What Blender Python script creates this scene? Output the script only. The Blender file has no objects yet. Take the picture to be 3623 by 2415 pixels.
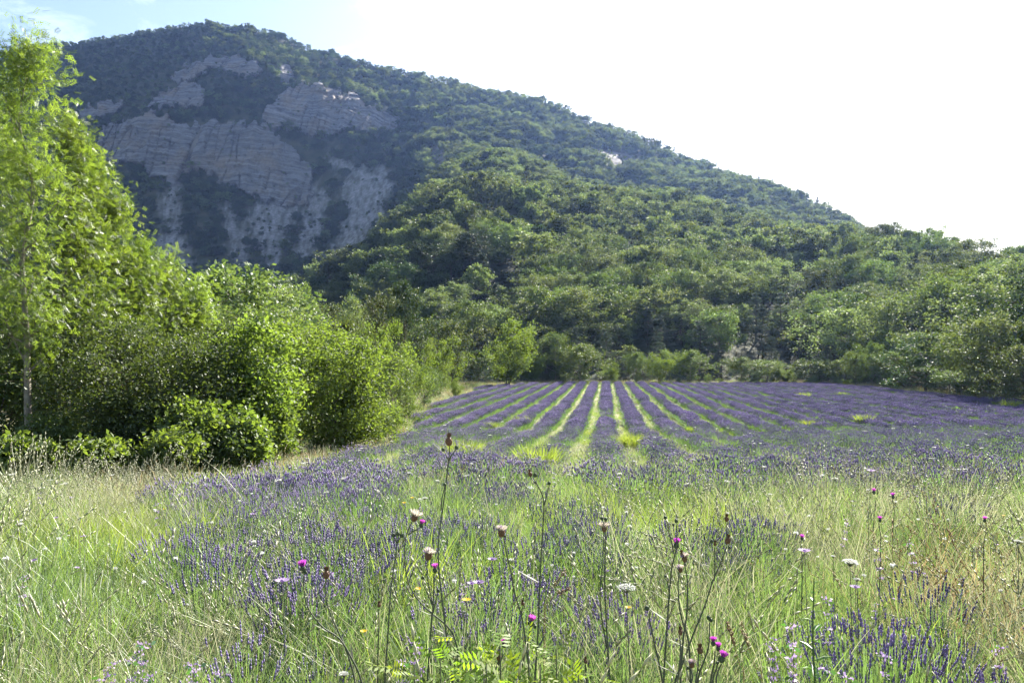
import bpy, math, random
import numpy as np
from mathutils import Vector

# ------------------------------------------------------------------ camera, light, exposure
scene = bpy.context.scene
COL = scene.collection
W_PX, F_PX, HOR = 1024.0, 740.0, 355.0      # photograph reduced to 1024 wide: focal length and horizon in pixels
EYE = 1.6
cam_d = bpy.data.cameras.new('camera'); cam = bpy.data.objects.new('camera', cam_d); COL.objects.link(cam)
cam_d.sensor_width = 36; cam_d.lens = F_PX / W_PX * 36; cam_d.shift_y = (HOR - 341) / W_PX
cam.location = (0, 0, EYE); cam.rotation_euler = (math.radians(90), 0, 0)
cam_d.clip_start = 0.05; cam_d.clip_end = 6000
scene.camera = cam

SUN_AZ, SUN_EL = math.radians(29), math.radians(34)     # to the right of the view direction, above the horizon
world = bpy.data.worlds.new('World'); scene.world = world; world.use_nodes = True
nt = world.node_tree; nt.nodes.clear()
w_out = nt.nodes.new('ShaderNodeOutputWorld'); w_bg = nt.nodes.new('ShaderNodeBackground')
w_sky = nt.nodes.new('ShaderNodeTexSky'); w_sky.sky_type = 'NISHITA'; w_sky.sun_disc = False
w_sky.sun_elevation = SUN_EL; w_sky.sun_rotation = SUN_AZ
w_sky.altitude = 600; w_sky.air_density = 1.0; w_sky.dust_density = 2.2; w_sky.ozone_density = 1.0
# thin cirrus wisps over the whole sky
w_tc = nt.nodes.new('ShaderNodeTexCoord'); w_mp = nt.nodes.new('ShaderNodeMapping')
w_mp.inputs['Scale'].default_value = (3.0, 1.2, 5.0); w_mp.inputs['Rotation'].default_value = (0.2, 0.5, 0.9)
w_no = nt.nodes.new('ShaderNodeTexNoise'); w_no.inputs['Scale'].default_value = 2.6; w_no.inputs['Detail'].default_value = 8; w_no.inputs['Roughness'].default_value = 0.62
w_no.inputs['Distortion'].default_value = 0.6
w_rp = nt.nodes.new('ShaderNodeValToRGB'); w_rp.color_ramp.elements[0].position = 0.52; w_rp.color_ramp.elements[1].position = 0.80
w_rp.color_ramp.elements[1].color = (0.5, 0.5, 0.5, 1)
w_mx = nt.nodes.new('ShaderNodeMix'); w_mx.data_type = 'RGBA'; w_mx.inputs[7].default_value = (9.5, 10, 10.5, 1)
nt.links.new(w_tc.outputs['Generated'], w_mp.inputs['Vector']); nt.links.new(w_mp.outputs[0], w_no.inputs['Vector'])
nt.links.new(w_no.outputs[0], w_rp.inputs[0]); nt.links.new(w_rp.outputs[0], w_mx.inputs[0])
nt.links.new(w_sky.outputs[0], w_mx.inputs[6]); nt.links.new(w_mx.outputs[2], w_bg.inputs[0])
nt.links.new(w_bg.outputs[0], w_out.inputs[0]); w_bg.inputs[1].default_value = 0.052

sun_d = bpy.data.lights.new('sun', 'SUN'); sun_d.energy = 5.0; sun_d.angle = math.radians(0.53); sun_d.color = (1.0, 0.95, 0.86)
sun = bpy.data.objects.new('sun', sun_d); COL.objects.link(sun)
sd = Vector((math.sin(SUN_AZ) * math.cos(SUN_EL), math.cos(SUN_AZ) * math.cos(SUN_EL), math.sin(SUN_EL)))
sun.rotation_euler = sd.to_track_quat('Z', 'Y').to_euler(); sun.location = (60, 60, 60)
vs = scene.view_settings; vs.view_transform = 'Standard'; vs.look = 'None'; vs.gamma = 1; vs.use_curve_mapping = False
vs.exposure = 2.35
cy = scene.cycles
cy.max_bounces = 6; cy.diffuse_bounces = 2; cy.glossy_bounces = 2; cy.transmission_bounces = 4; cy.volume_bounces = 0
cy.use_adaptive_sampling = True; cy.adaptive_threshold = 0.02; cy.use_denoising = True; cy.denoising_input_passes = 'RGB_ALBEDO_NORMAL'; cy.denoising_prefilter = 'ACCURATE'
cy.caustics_reflective = False; cy.caustics_refractive = False; cy.sample_clamp_indirect = 4; cy.sample_clamp_direct = 12
HAZE = 0.00006

RNG = np.random.default_rng(7)

# ------------------------------------------------------------------ helpers
def perlin(x, y, seed=0):
    r = np.random.default_rng(1000 + seed); perm = r.permutation(256); perm = np.concatenate([perm, perm])
    ang = r.random(256) * 2 * np.pi; gx, gy = np.cos(ang), np.sin(ang)
    x = np.asarray(x, float); y = np.asarray(y, float)
    xi = np.floor(x).astype(int); yi = np.floor(y).astype(int); xf = x - xi; yf = y - yi
    def g(ix, iy, dx, dy):
        h = perm[(perm[ix & 255] + iy) & 255]
        return gx[h] * dx + gy[h] * dy
    u = xf * xf * xf * (xf * (xf * 6 - 15) + 10); v = yf * yf * yf * (yf * (yf * 6 - 15) + 10)
    a = g(xi, yi, xf, yf); b = g(xi + 1, yi, xf - 1, yf); c = g(xi, yi + 1, xf, yf - 1); d = g(xi + 1, yi + 1, xf - 1, yf - 1)
    return 1.5 * ((a + (b - a) * u) * (1 - v) + (c + (d - c) * u) * v)

def fbm(x, y, octv=4, seed=0, gain=0.5):
    s = 0; a = 1; t = 0
    for o in range(octv):
        s = s + a * perlin(x * 2 ** o, y * 2 ** o, seed + o); t += a; a *= gain
    return s / t

def sstep(a, b, x):
    t = np.clip((np.asarray(x, float) - a) / (b - a), 0, 1); return t * t * (3 - 2 * t)

def mesh_np(name, V, F, mats=(), mi=None, attrs=None, smooth=False):
    """F: (N,3) or (N,4) int array, or list of such arrays."""
    Fs = F if isinstance(F, (list, tuple)) else [F]
    Fs = [f for f in Fs if len(f)]
    me = bpy.data.meshes.new(name)
    V = np.asarray(V, np.float32)
    me.vertices.add(len(V)); me.vertices.foreach_set('co', V.ravel())
    nl = sum(f.size for f in Fs); nf = sum(len(f) for f in Fs)
    me.loops.add(nl); me.loops.foreach_set('vertex_index', np.concatenate([f.ravel() for f in Fs]).astype(np.int32))
    tot = np.concatenate([np.full(len(f), f.shape[1]) for f in Fs]); st = np.concatenate([[0], np.cumsum(tot)[:-1]])
    me.polygons.add(nf); me.polygons.foreach_set('loop_start', st.astype(np.int32)); me.polygons.foreach_set('loop_total', tot.astype(np.int32))
    for m in mats: me.materials.append(m)
    if mi is not None: me.polygons.foreach_set('material_index', np.asarray(mi, np.int32))
    if smooth: me.polygons.foreach_set('use_smooth', np.ones(nf, bool))
    for k, a in (attrs or {}).items():
        at = me.attributes.new(k, 'FLOAT', 'POINT'); at.data.foreach_set('value', np.asarray(a, np.float32))
    me.update(calc_edges=True); me.validate()
    return me

def link(name, data, parent=None, loc=(0, 0, 0), rz=0, **p):
    o = bpy.data.objects.new(name, data); COL.objects.link(o); o.location = loc; o.rotation_euler = (0, 0, rz)
    if parent: o.parent = parent
    for k, v in p.items():
        if v is not None: o[k] = v
    return o

class MB:
    """collects geometry pieces, each with a material slot and a per-vertex 'rnd' value"""
    def __init__(s): s.V = []; s.F3 = []; s.F4 = []; s.m3 = []; s.m4 = []; s.R = []; s.n = 0
    def add(s, V, F, m=0, rnd=0.5):
        V = np.asarray(V, float).reshape(-1, 3); F = np.asarray(F, int)
        s.V.append(V); s.R.append(np.broadcast_to(np.asarray(rnd, float), (len(V),)))
        (s.F3 if F.shape[1] == 3 else s.F4).append(F + s.n); (s.m3 if F.shape[1] == 3 else s.m4).append(np.full(len(F), m)); s.n += len(V)
    def tube(s, pts, rad, sides=5, m=0, rnd=0.5, cap=True):
        pts = np.asarray(pts, float); n = len(pts); rad = np.broadcast_to(np.asarray(rad, float), (n,))
        t = np.gradient(pts, axis=0); t /= np.linalg.norm(t, axis=1, keepdims=True) + 1e-9
        ref = np.array([0.31, 0.87, 0.12]) if abs(t[0][2]) > .6 else np.array([0, 0, 1.0])
        a = np.cross(t, ref); a /= np.linalg.norm(a, axis=1, keepdims=True) + 1e-9; b = np.cross(t, a)
        th = np.arange(sides) * 2 * np.pi / sides
        V = pts[:, None] + rad[:, None, None] * (np.cos(th)[None, :, None] * a[:, None] + np.sin(th)[None, :, None] * b[:, None])
        i = np.arange(n - 1)[:, None] * sides; j = np.arange(sides)[None]; k = (j + 1) % sides
        F = np.stack([i + j, i + k, i + sides + k, i + sides + j], -1).reshape(-1, 4)
        s.add(V.reshape(-1, 3), F, m, rnd)
    def mesh(s, name, mats, smooth=False):
        V = np.concatenate(s.V); F = []; mi = []
        if s.F3: F.append(np.concatenate(s.F3)); mi.append(np.concatenate(s.m3))
        if s.F4: F.append(np.concatenate(s.F4)); mi.append(np.concatenate(s.m4))
        return mesh_np(name, V, F, mats, np.concatenate(mi), {'rnd': np.concatenate(s.R)}, smooth)

# ------------------------------------------------------------------ materials
def N(nt, t, **kw):
    n = nt.nodes.new(t)
    for k, v in kw.items(): setattr(n, k, v)
    return n

def leaf_mat(name, c1, c2, tr=0.5, trc=None, gloss=0.07, rough=0.38, nscale=0.6, hv=0.03, attr=False, val=0.0):
    """thin leaf: diffuse + translucent + a waxy sheen; colour wanders per plant, with position and per leaf"""
    m = bpy.data.materials.new(name); m.use_nodes = True; nt = m.node_tree; nt.nodes.clear(); L = nt.links.new
    out = N(nt, 'ShaderNodeOutputMaterial'); oi = N(nt, 'ShaderNodeObjectInfo'); ge = N(nt, 'ShaderNodeNewGeometry')
    no = N(nt, 'ShaderNodeTexNoise'); no.inputs['Scale'].default_value = nscale; no.inputs['Detail'].default_value = 3
    L(ge.outputs['Position'], no.inputs['Vector'])
    ad = N(nt, 'ShaderNodeMath', operation='MULTIPLY_ADD'); ad.inputs[1].default_value = 1.1; ad.inputs[2].default_value = -0.25
    L(no.outputs[0], ad.inputs[0])
    a2 = N(nt, 'ShaderNodeMath', operation='MULTIPLY_ADD'); a2.inputs[1].default_value = 0.6; L(oi.outputs['Random'], a2.inputs[0]); L(ad.outputs[0], a2.inputs[2])
    at = N(nt, 'ShaderNodeAttribute'); at.attribute_name = 'rnd'
    a3 = N(nt, 'ShaderNodeMath', operation='MULTIPLY_ADD', use_clamp=True); a3.inputs[1].default_value = 0.8 if attr else 0.5; L(at.outputs['Fac'], a3.inputs[0]); 
    sb = N(nt, 'ShaderNodeMath', operation='SUBTRACT'); sb.inputs[1].default_value = 0.35; L(a2.outputs[0], sb.inputs[0]); L(sb.outputs[0], a3.inputs[2])
    mx = N(nt, 'ShaderNodeMix', data_type='RGBA'); mx.inputs[6].default_value = (*c1, 1); mx.inputs[7].default_value = (*c2, 1); L(a3.outputs[0], mx.inputs[0])
    hs = N(nt, 'ShaderNodeHueSaturation'); L(mx.outputs[2], hs.inputs['Color'])
    hm = N(nt, 'ShaderNodeMath', operation='MULTIPLY_ADD'); hm.inputs[1].default_value = 2 * hv; hm.inputs[2].default_value = 0.5 - hv; L(oi.outputs['Random'], hm.inputs[0]); L(hm.outputs[0], hs.inputs['Hue'])
    fr = N(nt, 'ShaderNodeMath', operation='MULTIPLY'); fr.inputs[1].default_value = 17.31; L(oi.outputs['Random'], fr.inputs[0]); f2 = N(nt, 'ShaderNodeMath', operation='FRACT'); L(fr.outputs[0], f2.inputs[0])
    vv = N(nt, 'ShaderNodeMath', operation='MULTIPLY_ADD'); vv.inputs[1].default_value = 2 * val; vv.inputs[2].default_value = 1 - val; L(f2.outputs[0], vv.inputs[0]); L(vv.outputs[0], hs.inputs['Value'])
    df = N(nt, 'ShaderNodeBsdfDiffuse'); L(hs.outputs[0], df.inputs[0])
    tl = N(nt, 'ShaderNodeBsdfTranslucent')
    tm = N(nt, 'ShaderNodeMix', data_type='RGBA', blend_type='MULTIPLY'); tm.inputs[0].default_value = 1; tm.inputs[7].default_value = (*(trc or (2.2, 2.0, 0.9)), 1)
    L(hs.outputs[0], tm.inputs[6]); L(tm.outputs[2], tl.inputs[0])
    m1 = N(nt, 'ShaderNodeMixShader'); m1.inputs[0].default_value = tr; L(df.outputs[0], m1.inputs[1]); L(tl.outputs[0], m1.inputs[2])
    gl = N(nt, 'ShaderNodeBsdfGlossy'); gl.inputs['Roughness'].default_value = rough; gl.inputs[0].default_value = (1, 1, 1, 1)
    m2 = N(nt, 'ShaderNodeMixShader'); m2.inputs[0].default_value = gloss; L(m1.outputs[0], m2.inputs[1]); L(gl.outputs[0], m2.inputs[2])
    L(m2.outputs[0], out.inputs[0]); return m

def plain_mat(name, c1, c2, scale=8, rough=0.9, bump=0.3, spec=0.3, detail=6, coord='Object'):
    m = bpy.data.materials.new(name); m.use_nodes = True; nt = m.node_tree; L = nt.links.new
    b = nt.nodes['Principled BSDF']; b.inputs['Roughness'].default_value = rough; b.inputs['Specular IOR Level'].default_value = spec
    tc = N(nt, 'ShaderNodeTexCoord'); no = N(nt, 'ShaderNodeTexNoise'); no.inputs['Scale'].default_value = scale; no.inputs['Detail'].default_value = detail
    L(tc.outputs[coord], no.inputs['Vector'])
    r = N(nt, 'ShaderNodeValToRGB'); r.color_ramp.elements[0].position = .3; r.color_ramp.elements[1].position = .7
    r.color_ramp.elements[0].color = (*c1, 1); r.color_ramp.elements[1].color = (*c2, 1); L(no.outputs[0], r.inputs[0]); L(r.outputs[0], b.inputs['Base Color'])
    if bump:
        bp = N(nt, 'ShaderNodeBump'); bp.inputs['Strength'].default_value = bump; L(no.outputs[0], bp.inputs['Height']); L(bp.outputs[0], b.inputs['Normal'])
    return m

M = {}
M['ash'] = leaf_mat('ash_leaf', (.050, .092, .018), (.118, .165, .036), .52, (2.3, 2.15, .9), .05, .5, 1.2, .012)
M['bright'] = leaf_mat('bright_shrub_leaf', (.050, .088, .016), (.115, .160, .034), .45, (2.1, 2.0, .95), .03, .6, 1.2, .012, val=.12)
M['thorn'] = leaf_mat('small_shrub_leaf', (.028, .050, .014), (.085, .118, .030), .33, (2.1, 2.0, .9), .03, .6, 1.5, .012, val=.12)
M['mid'] = leaf_mat('broadleaf_leaf', (.036, .072, .018), (.125, .156, .056), .28, (1.9, 1.9, .9), .03, .5, .5, .03, val=.22)
M['oak'] = leaf_mat('oak_leaf', (.030, .056, .020), (.138, .162, .070), .32, (1.9, 1.9, 1.0), .03, .5, .12, .03, val=.38)
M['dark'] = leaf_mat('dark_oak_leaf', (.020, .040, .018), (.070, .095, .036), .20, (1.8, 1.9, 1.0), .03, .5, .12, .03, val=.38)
M['pine'] = leaf_mat('pine_needle', (.026, .044, .026), (.070, .090, .052), .14, (1.5, 1.6, 1.0), .04, .5, .3, .02, val=.28)
M['grass'] = leaf_mat('green_grass_blade', (.042, .085, .032), (.150, .205, .092), .40, (1.6, 1.7, .8), .05, .5, .8, .02, True)
M['lime'] = leaf_mat('yellow_green_grass_blade', (.095, .145, .030), (.210, .250, .065), .43, (1.6, 1.7, .7), .05, .5, .8, .02, True)
M['straw'] = leaf_mat('dry_grass_blade', (.150, .170, .085), (.380, .370, .240), .40, (1.1, 1.1, 1.0), .05, .5, .8, .02, True)
M['tan'] = leaf_mat('reddish_dry_grass_blade', (.170, .110, .060), (.340, .250, .140), .40, (1.2, 1.2, 1.0), .03, .5, .8, .02, True)
M['lavleaf'] = leaf_mat('lavender_foliage', (.050, .105, .040), (.130, .190, .080), .38, (1.6, 1.7, .9), .04, .5, .8, .02, True)
M['lavspike'] = leaf_mat('lavender_spike', (.046, .035, .100), (.250, .196, .385), .28, (1.3, 1.2, 1.3), .03, .5, .8, .015, True)
M['white'] = leaf_mat('white_petal', (.55, .55, .50), (.75, .75, .72), .40, (1, 1, 1), .02, .5, .8, .01)
M['lilac'] = leaf_mat('lilac_petal', (.25, .16, .34), (.44, .33, .54), .40, (1, 1, 1), .02, .5, .8, .01)
M['yellow'] = leaf_mat('yellow_petal', (.60, .36, .02), (.75, .50, .03), .40, (1, 1, 1), .02, .5, .8, .01)
M['purple'] = leaf_mat('thistle_floret', (.42, .06, .40), (.66, .16, .62), .45, (1, .8, 1), .02, .5, 20, .015)
M['pappus'] = leaf_mat('thistle_pappus', (.38, .32, .26), (.58, .52, .45), .45, (1, 1, 1), .02, .5, 20, .01)
M['thstem'] = plain_mat('thistle_stem_bark', (.060, .085, .045), (.110, .100, .075), 60, .7, .1)
M['bud'] = plain_mat('thistle_bud_scale', (.035, .060, .030), (.090, .110, .060), 300, .6, .5)
M['brownbud'] = plain_mat('brown_bud_scale', (.090, .040, .025), (.190, .110, .060), 300, .6, .5)
M['bark'] = plain_mat('grey_bark', (.10, .085, .065), (.24, .22, .18), 6, .9, .4)
M['darkbark'] = plain_mat('dark_bark', (.045, .035, .026), (.11, .09, .07), 8, .95, .4)
M['sap'] = leaf_mat('sapling_leaf', (.090, .145, .016), (.160, .220, .030), .50, (1.9, 1.9, .7), .02, .6, 3)
M['mug'] = leaf_mat('mugwort_leaf', (.035, .085, .022), (.065, .130, .035), .35, (1.8, 1.9, .8), .05, .4, 3)

# ------------------------------------------------------------------ ground heights
_gy = np.array([-60, 0, 5, 10, 20, 35, 60, 500.]); _gzv = np.array([.3, 0, -.22, -.55, -1.4, -2.5, -2.7, -2.7])
_yy = np.arange(-60, 500, .5); _zz = np.interp(_yy, _gy, _gzv); _k = np.hanning(17); _k /= _k.sum()
_zz = np.convolve(np.pad(_zz, 8, mode='edge'), _k, mode='valid')
def gz(x, y):
    x = np.asarray(x, float); y = np.asarray(y, float)
    z = np.interp(y, _yy, _zz) + .05 * perlin(x * .35, y * .35, 3) + .10 * perlin(x * .08, y * .08, 4)
    return z + 0.9 * sstep(7, 22, -x - .12 * y) * sstep(4, 14, y)      # bank under the thicket

cols = np.array([-700, -500, -200, 0, 50, 100, 150, 200, 250, 300, 350, 400, 450, 500, 550, 600, 650, 700, 750, 800, 850, 900, 950, 1024, 1200, 1500, 1750.])
def row(s): return [tuple(float(v) for v in p.split(',')) for p in s.split()]
prof = {
 -700: '300,330 380,310 470,290 570,220 592,200 680,160 850,120', -500: '300,330 380,310 470,290 570,200 592,170 680,130 850,100',
 -200: '300,328 380,306 470,285 570,185 592,140 680,105 850,72', 0: '300,326 380,304 470,283 570,180 594,132 690,90 850,52',
 50: '300,325 380,304 470,283 570,178 594,130 690,88 845,45', 100: '300,324 380,303 470,282 570,172 592,125 690,82 835,38',
 150: '300,322 380,302 470,282 568,176 592,120 685,72 825,30', 200: '300,320 380,300 470,281 565,180 592,126 680,62 812,22',
 250: '300,312 380,297 470,280 562,196 590,124 680,60 805,27', 300: '300,300 380,292 470,272 560,205 590,146 650,86 795,44',
 350: '300,264 390,285 450,262 520,215 585,138 630,96 780,64', 400: '340,224 420,236 455,224 510,190 585,142 645,112 765,74',
 450: '390,180 428,178 460,170 510,156 580,136 650,110 755,84', 500: '410,164 440,172 470,168 520,158 580,140 650,114 738,93',
 550: '395,176 430,188 465,184 515,172 580,150 640,127 710,107', 600: '370,196 415,212 450,204 500,188 560,160 620,140 680,125',
 650: '345,207 395,226 430,218 475,202 530,180 590,160 650,143', 700: '325,213 375,232 410,224 450,208 500,193 560,177 620,164',
 750: '305,226 355,245 385,238 425,224 475,207 530,193 580,182', 800: '285,238 335,256 362,250 395,240 440,227 490,213 545,201',
 850: '262,248 305,264 330,260 362,250 410,243 455,236 500,230', 900: '237,260 275,276 300,275 330,272 370,268 415,266 450,262',
 950: '215,270 255,288 275,288 300,286 340,286 380,284 420,282', 1024: '190,284 230,303 250,303 270,303 310,304 350,305 400,306',
 1200: '175,300 215,315 235,315 255,315 300,316 340,318 400,320', 1500: '160,312 200,325 220,325 240,325 290,326 340,328 400,330',
 1750: '160,320 200,330 220,330 240,330 290,331 340,332 400,335'}
y0 = np.interp(cols, [-700, 800, 860, 900, 950, 1024, 1200, 1750], [121, 121, 112, 98, 84, 70, 52, 40])
PY = np.zeros((len(cols), 10)); PZ = np.zeros((len(cols), 10))
for i, c in enumerate(cols):
    r = row(prof[int(c)]); Y = [a for a, b in r]; Z = [EYE + (HOR - b) * a / F_PX for a, b in r]
    PY[i] = [y0[i], y0[i] + (Y[0] - y0[i]) * .5] + Y + [Y[-1] + 250]
    PZ[i] = [-2.9, -2.9 + (Z[0] + 2.9) * (.50 if 380 < c else .3)] + Z + [Z[-1] - 130]
PXG = np.arange(-700, 1751, 2.0)
def smooth_cols(A):
    out = np.stack([np.interp(PXG, cols, A[:, k]) for k in range(A.shape[1])], 1)
    k = np.hanning(31); k /= k.sum()
    return np.stack([np.convolve(np.pad(out[:, j], 15, mode='edge'), k, mode='valid') for j in range(out.shape[1])], 1)
GY, GZ = smooth_cols(PY), smooth_cols(PZ)
NT = 361; TT = np.linspace(0, 9, NT)
def prof_t(A):
    B = np.stack([np.interp(TT, np.arange(10), A[i]) for i in range(len(A))]); k = np.hanning(13); k /= k.sum()
    P = np.pad(B, ((0, 0), (6, 6)), mode='reflect', reflect_type='odd')
    return sum(k[j] * P[:, j:j + NT] for j in range(13))
SY, SZ = prof_t(GY), prof_t(GZ)                 # hillside: depth and height by column and along the profile
YG = np.arange(36, 1100, 2.0)
HG = np.stack([np.interp(YG, SY[i], SZ[i], left=-9) for i in range(len(PXG))])
def hill_noise(x, y):
    a = sstep(135, 230, y)
    return a * (9.5 * fbm(x / 80, y / 80, 3, 11) + 2.6 * fbm(x / 22, y / 22, 3, 15))
def hz0(x, y):
    px = 512 + F_PX * x / y; u = np.clip((px - PXG[0]) / 2, 0, len(PXG) - 1.001); v = np.clip((y - YG[0]) / 2, 0, len(YG) - 1.001)
    i = u.astype(int); j = v.astype(int); a = u - i; b = v - j
    return (HG[i, j] * (1 - a) + HG[i + 1, j] * a) * (1 - b) + (HG[i, j + 1] * (1 - a) + HG[i + 1, j + 1] * a) * b
def hz(x, y): return hz0(x, y) + hill_noise(x, y)
def ground(x, y):
    x = np.atleast_1d(np.asarray(x, float)); y = np.atleast_1d(np.asarray(y, float))
    g = gz(x, y); h = np.full_like(g, -99.)
    k = y > 38
    if k.any(): h[k] = hz(x[k], y[k])
    return np.maximum(g, h)
def proj(x, y, z): return 512 + F_PX * x / y, HOR - F_PX * (z - EYE) / y
def gnd_at(px, py, lift=0.0):
    """the ground point seen at a pixel of the photograph"""
    ys = np.concatenate([np.arange(1.5, 30, .1), np.arange(30, 130, .5)]); xs = (px - 512) / F_PX * ys
    z = ground(xs, ys) + lift; ppy = HOR - F_PX * (z - EYE) / ys
    k = np.argmax(ppy <= py); return float(xs[k]), float(ys[k])

# regions of the hillside, as outlines
def inpoly(px, py, poly):
    px = np.asarray(px, float); py = np.asarray(py, float); r = np.zeros(px.shape, bool); n = len(poly)
    for i in range(n):
        x1, y1 = poly[i]; x2, y2 = poly[(i + 1) % n]
        c = ((y1 > py) != (y2 > py)) & (px < (x2 - x1) * (py - y1) / (y2 - y1 + 1e-9) + x1); r ^= c
    return r
ROCKS = [
 [(96, 140), (104, 128), (126, 118), (150, 115), (178, 121), (190, 127), (204, 121), (232, 121), (262, 126), (282, 138), (296, 152), (308, 167), (316, 176), (310, 190), (306, 205), (284, 206), (262, 200), (240, 191), (222, 182), (206, 174), (192, 168), (184, 176), (178, 186), (160, 180), (146, 168), (120, 163), (100, 160)],
 [(262, 112), (274, 100), (290, 87), (318, 85), (348, 93), (372, 106), (402, 120), (396, 132), (374, 130), (350, 126), (334, 134), (312, 136), (296, 132), (276, 130), (264, 122)],
 [(170, 76), (186, 66), (204, 58), (236, 56), (258, 62), (262, 74), (250, 78), (232, 74), (214, 70), (196, 76), (184, 84)],
 [(140, 108), (158, 96), (180, 84), (196, 84), (206, 96), (200, 108), (180, 106), (160, 108)],
 [(78, 112), (96, 106), (124, 102), (120, 112), (100, 118), (80, 122)],
 [(276, 66), (292, 66), (296, 82), (284, 86)],
 [(596, 150), (622, 149), (634, 158), (640, 168), (620, 166), (600, 160)], [(634, 154), (646, 160), (644, 170), (636, 166)],
 [(425, 150), (440, 146), (446, 170), (434, 176)]]
SCREE = [
 [(346, 176), (360, 166), (388, 166), (390, 196), (382, 224), (368, 244), (352, 262), (334, 274), (318, 276), (322, 258), (338, 236), (346, 214), (340, 196)],
 [(262, 200), (300, 203), (292, 226), (284, 250), (280, 272), (276, 290), (268, 288), (262, 262), (252, 236), (246, 212)],
 [(168, 184), (182, 184), (180, 214), (186, 244), (196, 268), (180, 268), (168, 236), (160, 206)],
 [(300, 178), (322, 186), (330, 200), (322, 236), (308, 262), (296, 270), (296, 240), (304, 206)],
 [(150, 230), (170, 236), (178, 262), (160, 262)], [(222, 200), (240, 214), (250, 262), (240, 272), (226, 240)],
 [(330, 152), (352, 160), (350, 172), (330, 166)]]
def region(px, py, polys, jit=4.5, seed=40):
    jx = jit * fbm(px / 9, py / 9, 3, seed) * 2; jy = jit * fbm(px / 9, py / 9, 3, seed + 7) * 2
    r = np.zeros(np.shape(px), bool)
    for p in polys: r |= inpoly(px + jx, py + jy, p)
    return r
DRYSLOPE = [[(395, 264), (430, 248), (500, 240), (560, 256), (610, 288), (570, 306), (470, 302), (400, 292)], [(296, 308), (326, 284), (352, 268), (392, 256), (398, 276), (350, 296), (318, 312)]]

# ------------------------------------------------------------------ setting: ground and hillside
def attr_terrain_mat():
    m = bpy.data.materials.new('hillside_earth'); m.use_nodes = True; nt = m.node_tree; L = nt.links.new; b = nt.nodes['Principled BSDF']
    b.inputs['Roughness'].default_value = .95; b.inputs['Specular IOR Level'].default_value = .15
    ge = N(nt, 'ShaderNodeNewGeometry')
    def noise(sc, det=5):
        n = N(nt, 'ShaderNodeTexNoise'); n.inputs['Scale'].default_value = sc; n.inputs['Detail'].default_value = det; L(ge.outputs['Position'], n.inputs['Vector']); return n.outputs[0]
    def ramp(f, c1, c2, p1=.35, p2=.65):
        r = N(nt, 'ShaderNodeValToRGB'); r.color_ramp.elements[0].position = p1; r.color_ramp.elements[1].position = p2
        r.color_ramp.elements[0].color = (*c1, 1); r.color_ramp.elements[1].color = (*c2, 1); L(f, r.inputs[0]); return r.outputs[0]
    def mix(f, a, c):
        x = N(nt, 'ShaderNodeMix', data_type='RGBA'); L(f, x.inputs[0]); L(a, x.inputs[6]); L(c, x.inputs[7]); return x.outputs[2]
    def at(k):
        a = N(nt, 'ShaderNodeAttribute'); a.attribute_name = k; return a.outputs['Fac']
    soil = ramp(noise(.12), (.030, .040, .018), (.075, .072, .038)); dry = ramp(noise(.35), (.012, .018, .009), (.026, .029, .017))  # dry: dry-grass tone darkened so the slope's shade is in its colour
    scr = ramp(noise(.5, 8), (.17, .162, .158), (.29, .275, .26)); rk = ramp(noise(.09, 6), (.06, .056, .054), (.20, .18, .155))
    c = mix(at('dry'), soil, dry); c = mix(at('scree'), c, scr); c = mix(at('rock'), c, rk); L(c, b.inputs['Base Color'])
    bp = N(nt, 'ShaderNodeBump'); bp.inputs['Strength'].default_value = .45; bp.inputs['Distance'].default_value = .5; L(noise(.7, 8), bp.inputs['Height']); L(bp.outputs[0], b.inputs['Normal'])
    return m
M['hill'] = attr_terrain_mat()

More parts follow.
